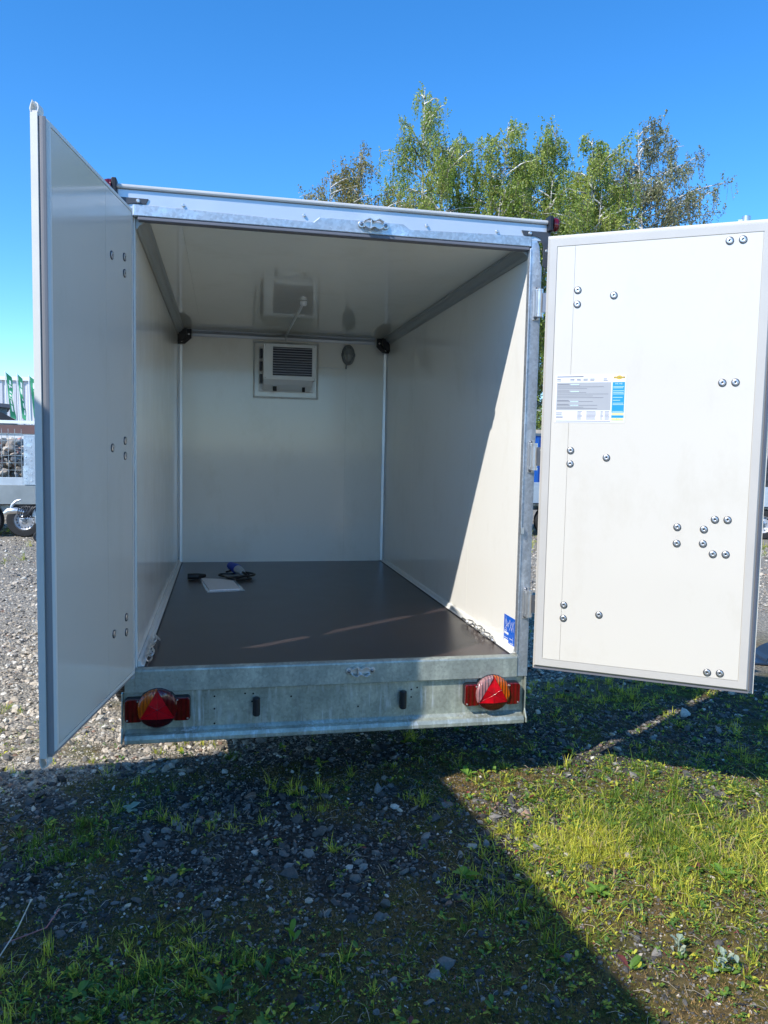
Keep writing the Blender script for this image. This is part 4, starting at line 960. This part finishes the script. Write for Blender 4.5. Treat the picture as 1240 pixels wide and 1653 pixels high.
weed('broadleaf_weed', 0.66, 0.09, 8, 0.060, 0.013, [fresh], 'yellow green weed at the front shadow edge of the trailer', (0.3, 1.0), 8, 0.01)
weed('broadleaf_weed', 1.33, -0.92, 9, 0.060, 0.016, [fresh], 'broad leaved weed in the thick sunlit grass at the right', (0.2, 0.9), 9, 0.01)
weed('round_leaf_weed', -0.88, -0.02, 4, 0.055, 0.016, [silver], 'two pale round leaves in the shade below the left door', (0.1, 0.4), 10, 0.01)
st_ = empty('dry_stalk', (-1.10, -0.86, float(hgt(-1.10, -0.86))), 0, 'long pale dry stalk leaning over a reddish one at the bottom left', 'stalk')
MB().tube([(-0.06, -0.12, 0.003), (-0.02, -0.02, 0.045), (0.0, 0.05, 0.085), (0.004, 0.06, 0.092)], [0.0022, 0.002, 0.0018, 0.004], 6).build('stalk', leafmat('pale_stalk', (0.5, 0.46, 0.36), 0.1), st_)
MB().tube([(-0.05, -0.03, 0.01), (0.0, -0.02, 0.02), (0.06, 0.0, 0.028), (0.09, 0.045, 0.06)], 0.0020, 6).build('red_stalk', leafmat('red_stalk', (0.35, 0.14, 0.12), 0.1), st_)
big = [(0.60, -0.83, 0.024, 4), (0.20, -0.02, 0.030, 1), (-0.25, -0.62, 0.034, 0), (-0.02, -0.70, 0.026, 1), (0.12, -1.26, 0.026, 1), (-0.20, -0.80, 0.022, 2), (0.50, -1.05, 0.020, 1), (0.47, -0.55, 0.022, 2), (0.55, -1.25, 0.018, 1), (1.55, 0.28, 0.030, 2), (2.25, 0.75, 0.05, 3), (1.15, 0.02, 0.024, 3), (-0.34, -0.45, 0.026, 0), (-0.55, -0.50, 0.022, 1), (0.72, -1.03, 0.022, 1)]
ar = np.array(big); o = stones('large_stones', ar[:, 0], ar[:, 1], ar[:, 2], ar[:, 3].astype(int), SM)
tag(o, 'larger loose stones among the gravel', 'stones', kind='stuff')

# ------------------------------------------------------------------ the yard behind
def gnd(px, py):
    d = cf * FPX + cr * (px - 620) - cu * (py - 826.5); return CAM + d * (-CAM[2] / d[2])
# flatbed trailer with mesh sides, loaded with rubble (left)
Y0 = float(gnd(38, 868)[1])
xz = lambda px, py, dy=0.0: (float(at(px, py, Y0 + dy)[0]), float(at(px, py, Y0 + dy)[2]))
xa, _ = xz(-130, 800); xr_, _ = xz(57, 800); xb = xr_ + 1.6
FB = empty('flatbed_trailer', ((xa + xb) / 2, Y0 + 0.9, 0), 0, 'grey flatbed trailer with mesh sides heaped with stone rubble, far left', 'trailer')
def w2(o_): return None
def bxp(m, x0, x1, y0, y1, z0, z1):      # world box expressed in the trailer's own frame
    c = FB.location; m.box(x0 - c.x, x1 - c.x, y0 - c.y, y1 - c.y, z0, z1)
zt_, zb_ = xz(30, 783)[1], xz(30, 814)[1]; zu = xz(20, 771)[1]
M['grey_board'] = simple('grey_side_board', (0.30, 0.32, 0.31), 0.45, 0.35); M['pale_board'] = simple('pale_side_board', (0.52, 0.56, 0.58), 0.4, 0.35)
m = MB(); bxp(m, xa, xb, Y0, Y0 + 0.03, zb_, zt_); m.build('side_board', M['grey_board'], FB, 0.004); m = MB(); bxp(m, xa, xb, Y0 + 1.9, Y0 + 1.93, zb_, zt_); m.build('side_board', M['grey_board'], FB, 0.004)
m = MB(); bxp(m, xa, xz(36, 770)[0], Y0 + 0.032, Y0 + 0.06, zt_ - 0.02, zu); m.build('upper_board', M['pale_board'], FB, 0.004)
m = MB(); bxp(m, xa, xb, Y0 + 0.04, Y0 + 1.9, zb_ - 0.02, zb_ + 0.06); m.build('deck', M['wood'], FB)
m = MB(); bxp(m, xa, xb, Y0 + 0.2, Y0 + 0.3, zb_ - 0.14, zb_ - 0.021); bxp(m, xa, xb, Y0 + 1.6, Y0 + 1.7, zb_ - 0.14, zb_ - 0.021); m.build('chassis', M['galv'], FB)
m = MB(); x2 = xz(36, 770)[0]; bxp(m, x2, x2 + 0.05, Y0 + 0.035, Y0 + 0.08, zt_ - 0.1, xz(36, 752)[1]); m.build('post', M['alu'], FB)
m = MB(); zmt = xz(20, 692)[1]
for k in range(14):
    x_ = x2 - 0.02 - k * 0.10; bxp(m, x_, x_ + 0.006, Y0 + 0.045, Y0 + 0.051, zu, zmt)
for k in range(7): z_ = zu + 0.12 * k; bxp(m, xa, x2, Y0 + 0.0515, Y0 + 0.0565, z_, z_ + 0.006)
m.build('mesh_side', M['galv'], FB)
m = MB(); xp0, xp1 = xz(38.5, 740)[0], xz(38.5, 740)[0] + 0.32; zp0, zp1 = zt_ + 0.005, xz(45, 702)[1]
bxp(m, xp0, xp1, Y0 - 0.01, Y0 + 0.02, zp0, zp1); rp = m.build('loading_ramp', M['galv_head'], FB, 0.004)
m = MB()
for i in range(13):
    for j in range(4):
        if (i + j) % 2: m.lathe([(0.0, -0.007), (0.008, -0.006), (0.011, 0.0)], (xp0 + 0.035 + j * 0.08 - FB.location.x, Y0 - 0.0105 - FB.location.y, zp0 + 0.06 + i * (zp1 - zp0 - .08) / 13), n=8)
m.build('grip_studs', M['steel'], FB)
xw, zw = xz(38, 846); rw = zw; xw = float(gnd(38, 868)[0])
def side_wheel(parent, x, y, r, name='wheel'):
    m = MB(); wd = 0.17
    m.lathe([(r * .56, 0.0), (r * .74, -.006), (r * .93, 0), (r, .03), (r, wd - .03), (r * .93, wd), (r * .6, wd)], (x, y, r), 'y', 36); o = m.build(name, M['rubber'], parent)
    q = MB(); q.lathe([(r * .60, -.004), (r * .575, 0.012), (r * .57, 0.05), (r * .50, 0.065), (r * .38, 0.055), (r * .24, 0.028), (r * .20, 0.02), (0, 0.018)], (x, y, r), 'y', 32); q.m = 1
    for k in range(16): a = 2 * math.pi * k / 16; q.lathe([(0, -.003), (r * .036, 0)], (x + math.cos(a) * r * .46, y + 0.058, r + math.sin(a) * r * .46), 'y', 8)
    q.build('rim', [M['rimmat'], M['hole']], o)
    q = MB(); q.lathe([(0, -.03), (r * .11, -.028), (r * .12, 0.02)], (x, y, r), 'y', 14)
    for k in range(5): a = 2 * math.pi * k / 5 + .3; q.lathe([(0, -.006), (r * .035, -.005), (r * .04, 0.026)], (x + math.cos(a) * r * .20, y, r + math.sin(a) * r * .20), 'y', 8)
    q.build('hub', M['steel_dark'], o); return o
rW = 0.285
side_wheel(FB, xw - FB.location.x, 0.0 - 0.9 + 0.06, rW); side_wheel(FB, xw - 0.62 - FB.location.x, -0.9 + 0.06, rW)
m = MB(); m.box(xw - 1.05 - FB.location.x, xw + 0.36 - FB.location.x, -0.88, -0.6, 0.60, 0.63); m.build('mudguard', M['black'], FB, 0.01)
# rubble heap
n = 1300; xx = rng.uniform(xa, x2 - 0.03, n); yy_ = rng.uniform(Y0 + 0.18, Y0 + 1.7, n); u = rng.random(n)
topz = xz(15, 705)[1] - 0.10 + (fbm(xx, yy_, 0.5, 90) - 0.5) * 0.25 - 0.35 * np.clip((xx - (x2 - 0.25)) / 0.25, 0, 1)
zz = zu - 0.15 + (topz - zu + 0.15) * np.sqrt(u) * np.clip(0.55 + (yy_ - Y0) * 1.2, 0, 1)
RM = [stone_mat('rubble_tan', (0.34, 0.28, 0.22)), stone_mat('rubble_grey', (0.24, 0.23, 0.22)), stone_mat('rubble_brick', (0.42, 0.21, 0.16)), stone_mat('rubble_pale', (0.45, 0.40, 0.33))]
o = stones('rubble', xx, yy_, rng.uniform(0.035, 0.085, n), rng.choice(4, n, p=[0.45, 0.3, 0.08, 0.17]), RM, z=zz, flat_=0.8)
tag(o, 'heap of broken stone and brick piled in the mesh sided trailer', 'rubble', kind='stuff')
# a second trailer's drawbar with its coupling, in front of the wheel
dpt = at(20, 828, Y0 - 0.6)
DB = empty('trailer_drawbar', (float(dpt[0]), float(dpt[1]), 0), 0, 'galvanised trailer drawbar with ball coupling and coiled black cable, far left', 'trailer')
zc = float(dpt[2]); kx = 1 / 92.0
m = MB(); m.tube([(-0.12, 0, zc - 0.01), (-0.06, 0, zc + 0.03), (0.05, 0, zc + 0.04), (0.15, 0, zc + 0.02), (0.3, 0, zc + 0.0)], [0.03, 0.05, 0.05, 0.04, 0.035], 14); cpl = m.build('coupling_head', M['steel'], DB)
MB().tube([(-0.02, 0, zc + 0.06), (0.0, 0, zc + 0.13), (0.06, 0, zc + 0.19), (0.13, 0, zc + 0.21)], [0.022, 0.022, 0.02, 0.014], 10).build('coupling_handle', M['alu'], DB)
m = MB(); m.box(0.28, 2.6, -0.04, 0.04, zc - 0.06, zc + 0.05); m.build('drawbar', M['galv_head'], DB, 0.006)
m = MB()
for k in range(9): m.tube([(0.14 + 0.025 * k + 0.05 * math.cos(t), -0.05 + 0.02 * math.sin(t), zc + 0.02 + 0.09 * math.sin(t + k * .3)) for t in np.linspace(0, 2 * math.pi, 14)], 0.008, 6, caps=False)
m.build('cable_coil', M['black'], DB)
m = MB(); m.box(0.34, 0.44, -0.06, 0.06, zc - 0.16, zc - 0.06); m.tube([(0.40, -0.07, zc - 0.15), (0.40, -0.07, 0.12)], 0.028, 12); m.build('jockey_post', M['galv'], DB)
side_wheel(DB, 0.40, -0.09, 0.09, 'jockey_wheel')
MB().box(2.2, 4.4, -0.5, 0.7, zc + 0.06, zc + 0.12).build('deck', M['wood'], DB)
for x_ in (3.1,): side_wheel(DB, x_, -0.55, 0.27)
# white plank wall, dark band and rail
Yf = Y0 + 5.0; zf0 = 0.0; zf1 = float(at(20, 699, Yf)[2])
WF = empty('plank_wall', (-7.0, Yf, 0), 0, 'white plank wall under a dark capping board behind the rubble trailer', 'wall')
m = MB()
for k in range(44): m.box(-9 + k * 0.30, -9 + k * 0.30 + 0.288, -0.03, 0.0, 0.0, zf1)
m.build('planks', simple('white_boards', (0.72, 0.70, 0.66), 0.6, var=0.1), WF)
m = MB(); m.box(-9, 4.2, -0.06, -0.032, zf1 - 0.01, float(at(20, 686, Yf)[2])); m.build('capping_board', simple('dark_red_board', (0.16, 0.09, 0.08), 0.6), WF)
RL = empty('guard_rail', (-7.0, Yf + 1.0, 0), 0, 'long white rail above the plank wall in front of the hall', 'rail')
m = MB(); z_ = float(at(20, 683.5, Yf + 1)[2]); z2_ = float(at(20, 678.5, Yf + 1)[2]); m.box(-10, 4.5, -0.04, 0.04, z_, z2_); m.build('rail', M['white_plastic'], RL)
m = MB(); m.box(-10, 4.5, 0.05, 0.10, z_ - 0.08, z_ - 0.02); m.build('lower_rail', M['grey_board'], RL)
for k in range(6): MB().box(-9.5 + k * 2.6, -9.42 + k * 2.6, 0.11, 0.19, 0, z_ + 0.02).build('post', M['galv'], RL)
# corrugated hall
Yh = 62.0; zh = float(at(20, 614, Yh)[2])
HL = empty('hall_building', (-24, Yh + 10, 0), 0, 'large pale hall with vertical corrugated cladding behind the green flags', 'building')
prf = []; x_ = -26.0
while x_ < 30: prf += [(x_, -10.0), (x_ + 0.22, -10.0), (x_ + 0.28, -9.92), (x_ + 0.44, -9.92)]; x_ += 0.5
prf += [(30, 10), (-26, 10)]
MB().prism(prf, 0.0, zh, 'z').build('cladding', simple('pale_cladding', (0.62, 0.61, 0.62), 0.5, 0.1, var=0.03), HL)
MB().box(-26.2, 30.2, -10.15, 10.1, zh + 0.004, zh + 0.30).build('roof_edge', M['white_plastic'], HL)
# dark roofed building
Yd = 36.0; p1 = at(-60, 640, Yd); p2 = at(14, 652, Yd); p3 = at(24, 678, Yd)
DH = empty('grey_house', (float(p2[0]) - 3, Yd + 2, 0), R(15), 'low grey building with a dark overhanging roof left of the flags', 'building')
lx_ = lambda p: float(p[0]) - DH.location.x - 0.55
MB().box(-6, lx_(at(9, 660, Yd)), -2, 3, 0, float(at(9, 655, Yd)[2])).build('wall', simple('grey_render', (0.20, 0.24, 0.27), 0.7), DH)
MB().prism([(-6, float(at(-60, 630, Yd)[2])), (-6, float(at(-60, 640, Yd)[2])), (lx_(p2), float(at(14, 658, Yd)[2])), (lx_(p2), float(p2[2]))], -2.5, 3.5).build('roof', simple('dark_roof', (0.09, 0.10, 0.12), 0.6), DH)
MB().prism([(-6, float(at(-60, 650, Yd)[2])), (-6, 0.1), (lx_(at(24, 679, Yd)), 0.1), (lx_(at(24, 679, Yd)), float(at(24, 679, Yd)[2])), (lx_(at(0, 666, Yd)), float(at(0, 666, Yd)[2]))], -3.2, -2.6).build('lean_to_roof', simple('black_roof', (0.03, 0.03, 0.035), 0.6), DH)
# flags
Ys = 46.0; fg = simple('green_flag_cloth', (0.03, 0.27, 0.13), 0.7, var=0.12, scale=2); fw_ = simple('flag_white_print', (0.75, 0.80, 0.78), 0.7)
def flag(px, pt, pb, wpx, marks, label, seed):
    b = at(px, 722, Ys); e = empty('banner_flag', (float(b[0]), Ys, 0), 0, label, 'flag', 'tall green banner flags in front of the hall')
    z1 = float(at(px, pt, Ys)[2]); z0 = float(at(px, pb, Ys)[2]); k = (z1 - z0) / (pb - pt)
    MB().tube([(0.25, 0, 0), (0.0, 0, z0), (-0.06, 0, z1 + 0.08)], [0.05, 0.04, 0.025], 8).build('pole', M['white_plastic'], e)
    ny_, nx_ = 36, 6; wv = lambda t, s: 0.10 * math.sin(t * 9 + seed) * s + 0.05 * math.sin(t * 21 + seed * 2) * s
    W_ = wpx * k; sag = 0.26
    def pt_(t, s): return (-0.02 + s * W_ * (1 + 0.10 * math.sin(t * 7 + seed)) + 0.18 * t * 1.2, wv(t, s), z1 - (z1 - z0) * t - s * sag * (1 - t * .4))
    m = MB()
    for side in (0, 1):
        vs = []; 
        for i in range(ny_ + 1):
            for j in range(nx_ + 1): q = pt_(i / ny_, j / nx_); vs.append((q[0], q[1] + side * 0.006, q[2]))
        m.add(vs, [[i * 7 + j, i * 7 + j + 1, (i + 1) * 7 + j + 1, (i + 1) * 7 + j] for i in range(ny_) for j in range(nx_)], True)
    m.build('banner', fg, e)
    m = MB()
    for (a, b_, s0, s1) in marks:
        n_ = 5; vs = []
        for i in range(n_ + 1):
            t = a + (b_ - a) * i / n_
            for s_ in (s0, s1): q = pt_(t, s_); vs.append((q[0], q[1] - 0.012, q[2]))
        m.add(vs, [[i * 2, i * 2 + 1, i * 2 + 3, i * 2 + 2] for i in range(n_)])
    m.build('lettering', fw_, e)
MK = [(.12, .21, .45, .75), (.24, .27, .25, .85), (.27, .31, .35, .55), (.37, .41, .40, .80), (.45, .49, .35, .80), (.52, .56, .30, .45), (.52, .56, .62, .78), (.58, .67, .40, .70), (.70, .84, .42, .72)]
flag(12.3, 601, 673, 7.6, MK, 'first green banner flag from the left, with white lettering', 0.4)
flag(31, 604, 675, 6.2, [(.12, .24, .5, .85), (.27, .40, .45, .8), (.50, .55, .55, .85), (.60, .72, .6, .85), (.76, .88, .6, .85)], 'middle green banner flag with white lettering', 1.7)
flag(50, 607, 675, 8.5, [(.10, .24, .55, .95), (.28, .40, .6, .9), (.5, .6, .6, .9), (.66, .8, .6, .9)], 'green banner flag partly hidden by the left trailer door', 2.9)

# between post and right door: fence, blue container, trailer; and things past the right door
Yr = 20.0
def tb(name, px0, px1, py0, py1, Y, dep, mat, label, cat, extra=None):
    a = at(px0, py0, Y); b = at(px1, py1, Y); x0, x1 = float(a[0]), float(b[0]); z1, z0 = float(a[2]), float(b[2])
    return x0, x1, z0, z1
x0, x1, z0, z1 = tb('', 845, 905, 703, 740, Yr, 1, None, '', '')
BC = empty('blue_container', ((x0 + x1) / 2, Yr, 0), 0, 'blue metal skip seen between the right post and the right door', 'container')
hw = (x1 - x0) / 2
MB().prism([(-hw, 0.15), (hw, 0.15), (hw + 0.25, z1), (-hw - 0.25, z1)], 0, 1.6).build('skip_body', simple('blue_paint', (0.01, 0.10, 0.42), 0.4), BC, 0.01)
m = MB()
for k in range(4): xk = -hw + (k + .5) * 2 * hw / 4; m.box(xk - 0.04, xk + 0.04, -0.06, -0.002, 0.3, z1 - 0.05)
m.build('ribs', simple('blue_paint_ribs', (0.01, 0.09, 0.36), 0.4), BC)
MB().box(-hw - 0.3, hw + 0.3, -0.05, 1.65, z1 + 0.002, z1 + 0.08).build('rim', M['steel_dark'], BC)
Yq = 24.0; a = at(840, 692, Yq); b = at(960, 692, Yq)
LW = empty('lumber_stack', (float(a[0] + b[0]) / 2, Yq, 0), 0, 'pale beige stack of boards behind the blue skip', 'boards')
m = MB(); hw2 = float(b[0] - a[0]) / 2
for k in range(8): m.box(-hw2, hw2 - 0.1 * (k % 3), 0, 1.0, 0.1 + k * (float(a[2]) - .1) / 8, 0.1 + (k + .93) * (float(a[2]) - .1) / 8)
m.build('boards', simple('sawn_boards', (0.55, 0.45, 0.34), 0.7, var=0.15), LW)
Yq = 29.0; a = at(700, 680, Yq)
m = MB(); FNx = float(a[0]); FN = empty('yard_fence', (FNx, Yq, 0), 0, 'grey panel fence under the birch trees', 'fence')
for k in range(20): m.box(k * 1.5, k * 1.5 + 1.44, 0, 0.05, 0, float(a[2]) - 0.3)
m.build('panels', M['grey_board'], FN)
m = MB()
for k in range(21): m.box(k * 1.5 - 0.055, k * 1.5 - 0.005, 0, 0.06, 0, float(a[2]) - 0.15)
m.build('posts', M['galv'], FN)
def low_trailer(px, py, L, Wd, label, ang, wheel_px=None, mesh=False):
    p = gnd(px, py); e = empty('flatbed_trailer', (float(p[0]), float(p[1]), 0), ang, label, 'trailer')
    MB().box(-L / 2, L / 2, 0.15, 0.15 + Wd, 0.62, 0.68).build('deck', M['wood'], e)
    for bb in ((-L / 2, L / 2, 0.10, 0.148), (-L / 2, L / 2, Wd + 0.152, Wd + 0.2), (-L / 2 - .04, -L / 2 - .002, 0.1, Wd + .2), (L / 2 + .002, L / 2 + .04, 0.1, Wd + .2)): MB().box(*bb, 0.58, 0.95).build('side_board', M['pale_board'], e, 0.004)
    m = MB(); m.box(-L / 2, L / 2, 0.3, 0.36, 0.48, 0.578); m.box(-L / 2, L / 2, Wd - .1, Wd - .04, 0.48, 0.578); m.build('chassis', M['galv'], e)
    m = MB(); m.prism([(-L / 2, 0.3), (-L / 2 - 1.2, Wd / 2 + .1), (-L / 2 - 1.2, Wd / 2 + .2), (-L / 2, Wd)], 0.50, 0.57, 'z'); m.build('drawbar', M['galv_head'], e, 0.003)
    for x_ in (-0.35, 0.35): side_wheel(e, x_, 0.0, 0.29)
    MB().box(-0.75, 0.75, -0.04, 0.095, 0.61, 0.63).build('mudguard', M['black'], e)
    return e
low_trailer(862, 866, 3.2, 1.6, 'grey flatbed trailer seen through the gap beside the right door hinge', R(8))
low_trailer(1262, 872, 3.0, 1.6, 'flatbed trailer half hidden by the free edge of the right door', R(-20))
# wire fence and pink house further right
a = gnd(1235, 800); FR = empty('wire_fence', (float(a[0]), float(a[1]), 0), R(-12), 'dark wire mesh fence at the far right behind the flatbed trailer', 'fence')
ztop = 2.3
m = MB()
for k in range(30): m.tube([(-6 + k * 0.5, 0, 0), (-6 + k * 0.5, 0, ztop)], 0.012, 4)
for k in range(8): m.tube([(-6, 0.01, 0.1 + k * 0.3), (9, 0.01, 0.1 + k * 0.3)], 0.010, 4)
m.build('wire_mesh', M['steel_dark'], FR)
m = MB()
for k in range(6): m.box(-6 + k * 2.8, -5.92 + k * 2.8, 0.02, 0.1, 0, ztop + 0.1)
m.build('fence_post', M['steel_dark'], FR)
MB().box(-6, 9, 0.6, 0.7, 0, 2.6).build('privacy_screen', simple('dark_screen', (0.035, 0.04, 0.045), 0.7), FR)
a = at(1300, 722, 38); PH = empty('pink_house', (float(a[0]) + 3, 38, 0), R(-10), 'pale pinkish building with a red eave at the right edge', 'building')
MB().box(-7, 7, 0, 6, 0, 3.4).build('wall', simple('pink_render', (0.46, 0.41, 0.41), 0.8), PH)
MB().box(-7.2, 7.2, -0.2, 6.2, 3.404, 3.55).build('eave', simple('red_eave', (0.40, 0.08, 0.09), 0.6), PH)
MB().prism([(-0.4, 3.556), (6.4, 3.556), (3.0, 5.4)], -7.3, 7.3, 'x').build('roof', simple('grey_tiles', (0.30, 0.30, 0.31), 0.7), PH)
# dark blue plastic mudguard end at the right edge
a = gnd(1238, 1068); TB = empty('plastic_mudguard', (float(a[0]) + 0.15, float(a[1]), float(hgt(a[0], a[1])) + 0.01), R(-15), 'dark blue plastic mudguard lying on the grass at the right edge', 'mudguard')
m = MB(); vs = []; fs = []; nn = 14
for i in range(nn + 1):
    t = math.pi * i / nn
    for rr_, yy2 in ((0.30, -0.12), (0.30, 0.12), (0.285, 0.12), (0.285, -0.12)): vs.append((-rr_ * math.cos(t) * 0.8 + 0.05, yy2, rr_ * math.sin(t) * 0.42))
for i in range(nn):
    for k in range(4): fs.append([i * 4 + k, i * 4 + (k + 1) % 4, i * 4 + 4 + (k + 1) % 4, i * 4 + 4 + k])
m.add(vs, fs + [[0, 1, 2, 3]]); m.build('guard_shell', simple('dark_blue_plastic', (0.02, 0.035, 0.06), 0.35), TB)
MB().box(-0.30, 0.32, -0.15, 0.15, -0.004, 0.012).build('guard_flange', simple('dark_blue_flange', (0.02, 0.035, 0.06), 0.4), TB, 0.003)

# ------------------------------------------------------------------ birches
bark = None
def bark_mat():
    m, nt, b = new_mat('birch_bark'); co = coords(nt, (1, 1, 3.0))
    n = N(nt, 'ShaderNodeTexNoise', Scale=2.2, Detail=5.0); nt.links.new(co, n.inputs['Vector'])
    nt.links.new(ramp(nt, n.outputs[0], [(0.38, (0.10, 0.09, 0.08)), (0.5, (0.62, 0.59, 0.54)), (0.8, (0.78, 0.76, 0.72))]), b.inputs['Base Color']); b.inputs['Roughness'].default_value = 0.8
    return m
bark = bark_mat(); twig = simple('birch_twig', (0.22, 0.17, 0.13), 0.8)
LM = {'g': [leafmat('birch_leaf_green', (0.21, 0.31, 0.05), 0.45, 0.5, 0.4), leafmat('birch_leaf_light', (0.37, 0.45, 0.10), 0.45, 0.5, 0.3)],
      'y': [leafmat('birch_leaf_olive', (0.22, 0.22, 0.06), 0.3, 0.5, 0.3), leafmat('birch_leaf_yellow', (0.36, 0.31, 0.11), 0.35, 0.5, 0.3)],
      's': [leafmat('birch_leaf_grey', (0.18, 0.20, 0.09), 0.3, 0.5, 0.3), leafmat('birch_leaf_pale', (0.30, 0.32, 0.16), 0.3, 0.5, 0.3)]}
def birch(px, Y, toppy, wpx, nl, kind, label, seed, stems=2, dens=1.0, leafs=0.075, low=0.08, prof=1.0, droop=1.0, side=0.0, lean=0.0):
    rs = np.random.default_rng(seed); b = at(px, 722, Y); zt_ = float(at(px, toppy, Y)[2])
    sc_ = float(np.linalg.norm(at(px + 100, 722, Y) - b)) / 100; wr = wpx / 2 * sc_ * 1.35; h = zt_ * 1.03; dens = dens * 1.05
    e = empty('birch_tree', (float(b[0]), Y, 0), 0, label, 'tree', 'birch trees behind the trailer')
    tk = MB(); tw = MB(); LX = []
    stem_pts = []
    for k in range(stems):
        a0 = rs.uniform(0, 2 * np.pi); sp = wr * (0.30 if stems > 1 else 0.06); hh = h * (0.97 if k == 0 else rs.uniform(0.78, 0.94))
        pts = []
        for i in range(13):
            t = i / 12; pts.append(np.array([math.cos(a0) * sp * t ** 1.3 + lean * wr * t + 0.12 * math.sin(t * 7 + seed + k), math.sin(a0) * sp * t ** 1.3 + 0.12 * math.cos(t * 6 + k), hh * t]))
        stem_pts.append(pts); tk.tube(pts, [max(0.018, 0.20 * (1 - i / 12) ** 1.1 * h / 20) for i in range(13)], 7)
    for q in range(nl):
        st_ = stem_pts[q % stems]; t = low + (0.985 - low) * ((q + rs.random()) / nl) ** 0.72; i = min(11, int(t * 12)); fr_ = t * 12 - i
        p0 = st_[i] * (1 - fr_) + st_[i + 1] * fr_; zr = p0[2] / h
        wz = wr * max(0.16, 1 - zr ** (3.2 / prof)) ** 0.62
        az = rs.uniform(0, 2 * np.pi) if rs.random() > 0.3 else rs.choice([0, np.pi]) + rs.normal(0, 0.5)
        L_ = wz * rs.uniform(0.55, 1.12); el = rs.uniform(0.6, 1.15); d = np.array([math.cos(az), math.sin(az), 0])
        pts = []; n_ = 7
        for i in range(n_ + 1):
            s_ = i / n_; pts.append(p0 + d * L_ * s_ + np.array([0, 0, 1]) * L_ * (math.tan(el) * s_ * (1 - 0.55 * s_)) * 0.75 + rs.normal(0, 0.05, 3) * s_)
        pts = [np.array([p_[0], p_[1], min(p_[2], h * 1.0)]) for p_ in pts]
        r0 = 0.085 * (1 - zr * 0.6) * h / 20 + 0.012; tk.tube(pts, [r0 * (1 - 0.8 * i / n_) for i in range(n_ + 1)], 5, caps=False)
        for k in range(int(rs.integers(12, 22) * dens * 1.5)):
            s_ = rs.uniform(0.15, 1.02); i = min(n_ - 1, int(s_ * n_)); f_ = s_ * n_ - i; c = pts[i] * (1 - f_) + pts[min(i + 1, n_)] * f_
            c = c + rs.normal(0, 0.22, 3) * np.array([1, 1, .6]); dl = rs.uniform(0.35, 1.9) * droop * (0.6 + 0.6 * s_)
            sway = rs.normal(0, 0.12, 2); nlf = int(dl * 15) + 4; tt = np.sort(rs.random(nlf))
            up = rs.random() < 0.2
            z_ = c[2] - dl * tt * (1 if not up else -0.35)
            z_ = np.maximum(z_, 0.5)
            X_ = c[0] + sway[0] * tt ** 1.4 + rs.normal(0, 0.05, nlf); Y_ = c[1] + sway[1] * tt ** 1.4 + rs.normal(0, 0.05, nlf)
            LX.append(np.stack([X_, Y_, z_], -1))
            if k % 3 == 0: tw.tube([c, (c[0] + sway[0] * .4, c[1] + sway[1] * .4, max(0.5, c[2] - dl * .5)), (c[0] + sway[0], c[1] + sway[1], max(0.45, c[2] - dl))], 0.009, 3, caps=False)
    tk.build('trunk', bark, e, fix=False); tw.build('twigs', twig, e, fix=False)
    P = np.concatenate(LX); n = len(P); s = leafs * 1.25 * rs.uniform(0.6, 1.3, n)
    a = rs.normal(0, 1, (n, 3)); a[:, 2] -= 1.2; a /= np.linalg.norm(a, axis=1)[:, None]; c = rs.normal(0, 1, (n, 3)); c -= a * (a * c).sum(1)[:, None]; c /= np.linalg.norm(c, axis=1)[:, None]
    co = np.stack([P, P + a * s[:, None] * .5 + c * s[:, None] * .42, P + a * s[:, None] * 1.2, P + a * s[:, None] * .5 - c * s[:, None] * .42], 1).reshape(-1, 3)
    cl = fbm(P[:, 0] + P[:, 2] * .7, P[:, 1] + P[:, 2] * .4, 1.1, seed % 9)
    o = np_mesh('crown', co, np.arange(4 * n), 4, LM[kind], (cl + rs.normal(0, 0.08, n) > 0.5).astype(int)); o.parent = e
    return n
tot = 0
tot += birch(558, 44, 238, 150, 90, 'y', 'small sparse yellowish birch, leftmost and lowest of the row', 11, 3, 1.4, 0.075, prof=0.9, droop=0.7)
tot += birch(680, 44, 124, 138, 120, 'g', 'tallest birch with long hanging twigs and bright white stems', 12, 3, 1.0, 0.08, prof=1.05)
tot += birch(780, 43, 200, 118, 100, 'g', 'dense rounded green birch just right of the tallest one', 13, 3, 1.4, 0.085, prof=0.85, droop=0.8)
tot += birch(860, 47, 206, 100, 80, 'g', 'narrow green birch with a pointed top, fourth from the left', 14, 2, 1.4, 0.085, prof=1.0, droop=0.9)
tot += birch(935, 42, 232, 130, 100, 'g', 'dense green birch right above the right marker lamp', 15, 3, 1.5, 0.085, prof=0.75, droop=0.8)
tot += birch(1032, 45, 214, 150, 130, 's', 'wide sparse greyish birch, rightmost of the row', 16, 4, 1.4, 0.078, prof=0.8, droop=0.8)
tot += birch(730, 52, 300, 150, 70, 'g', 'lower green birch filling the gap behind the tall ones', 17, 2, 1.2, 0.085, prof=0.7, droop=0.8)
tot += birch(895, 54, 270, 140, 70, 'g', 'lower green birch standing behind the narrow one', 18, 2, 1.2, 0.085, prof=0.7, droop=0.8)
tot += birch(645, 53, 285, 90, 60, 'g', 'low green birch between the yellowish one and the tallest one', 19, 2, 1.1, 0.085, prof=0.7, droop=0.8)
print('leaves', tot)
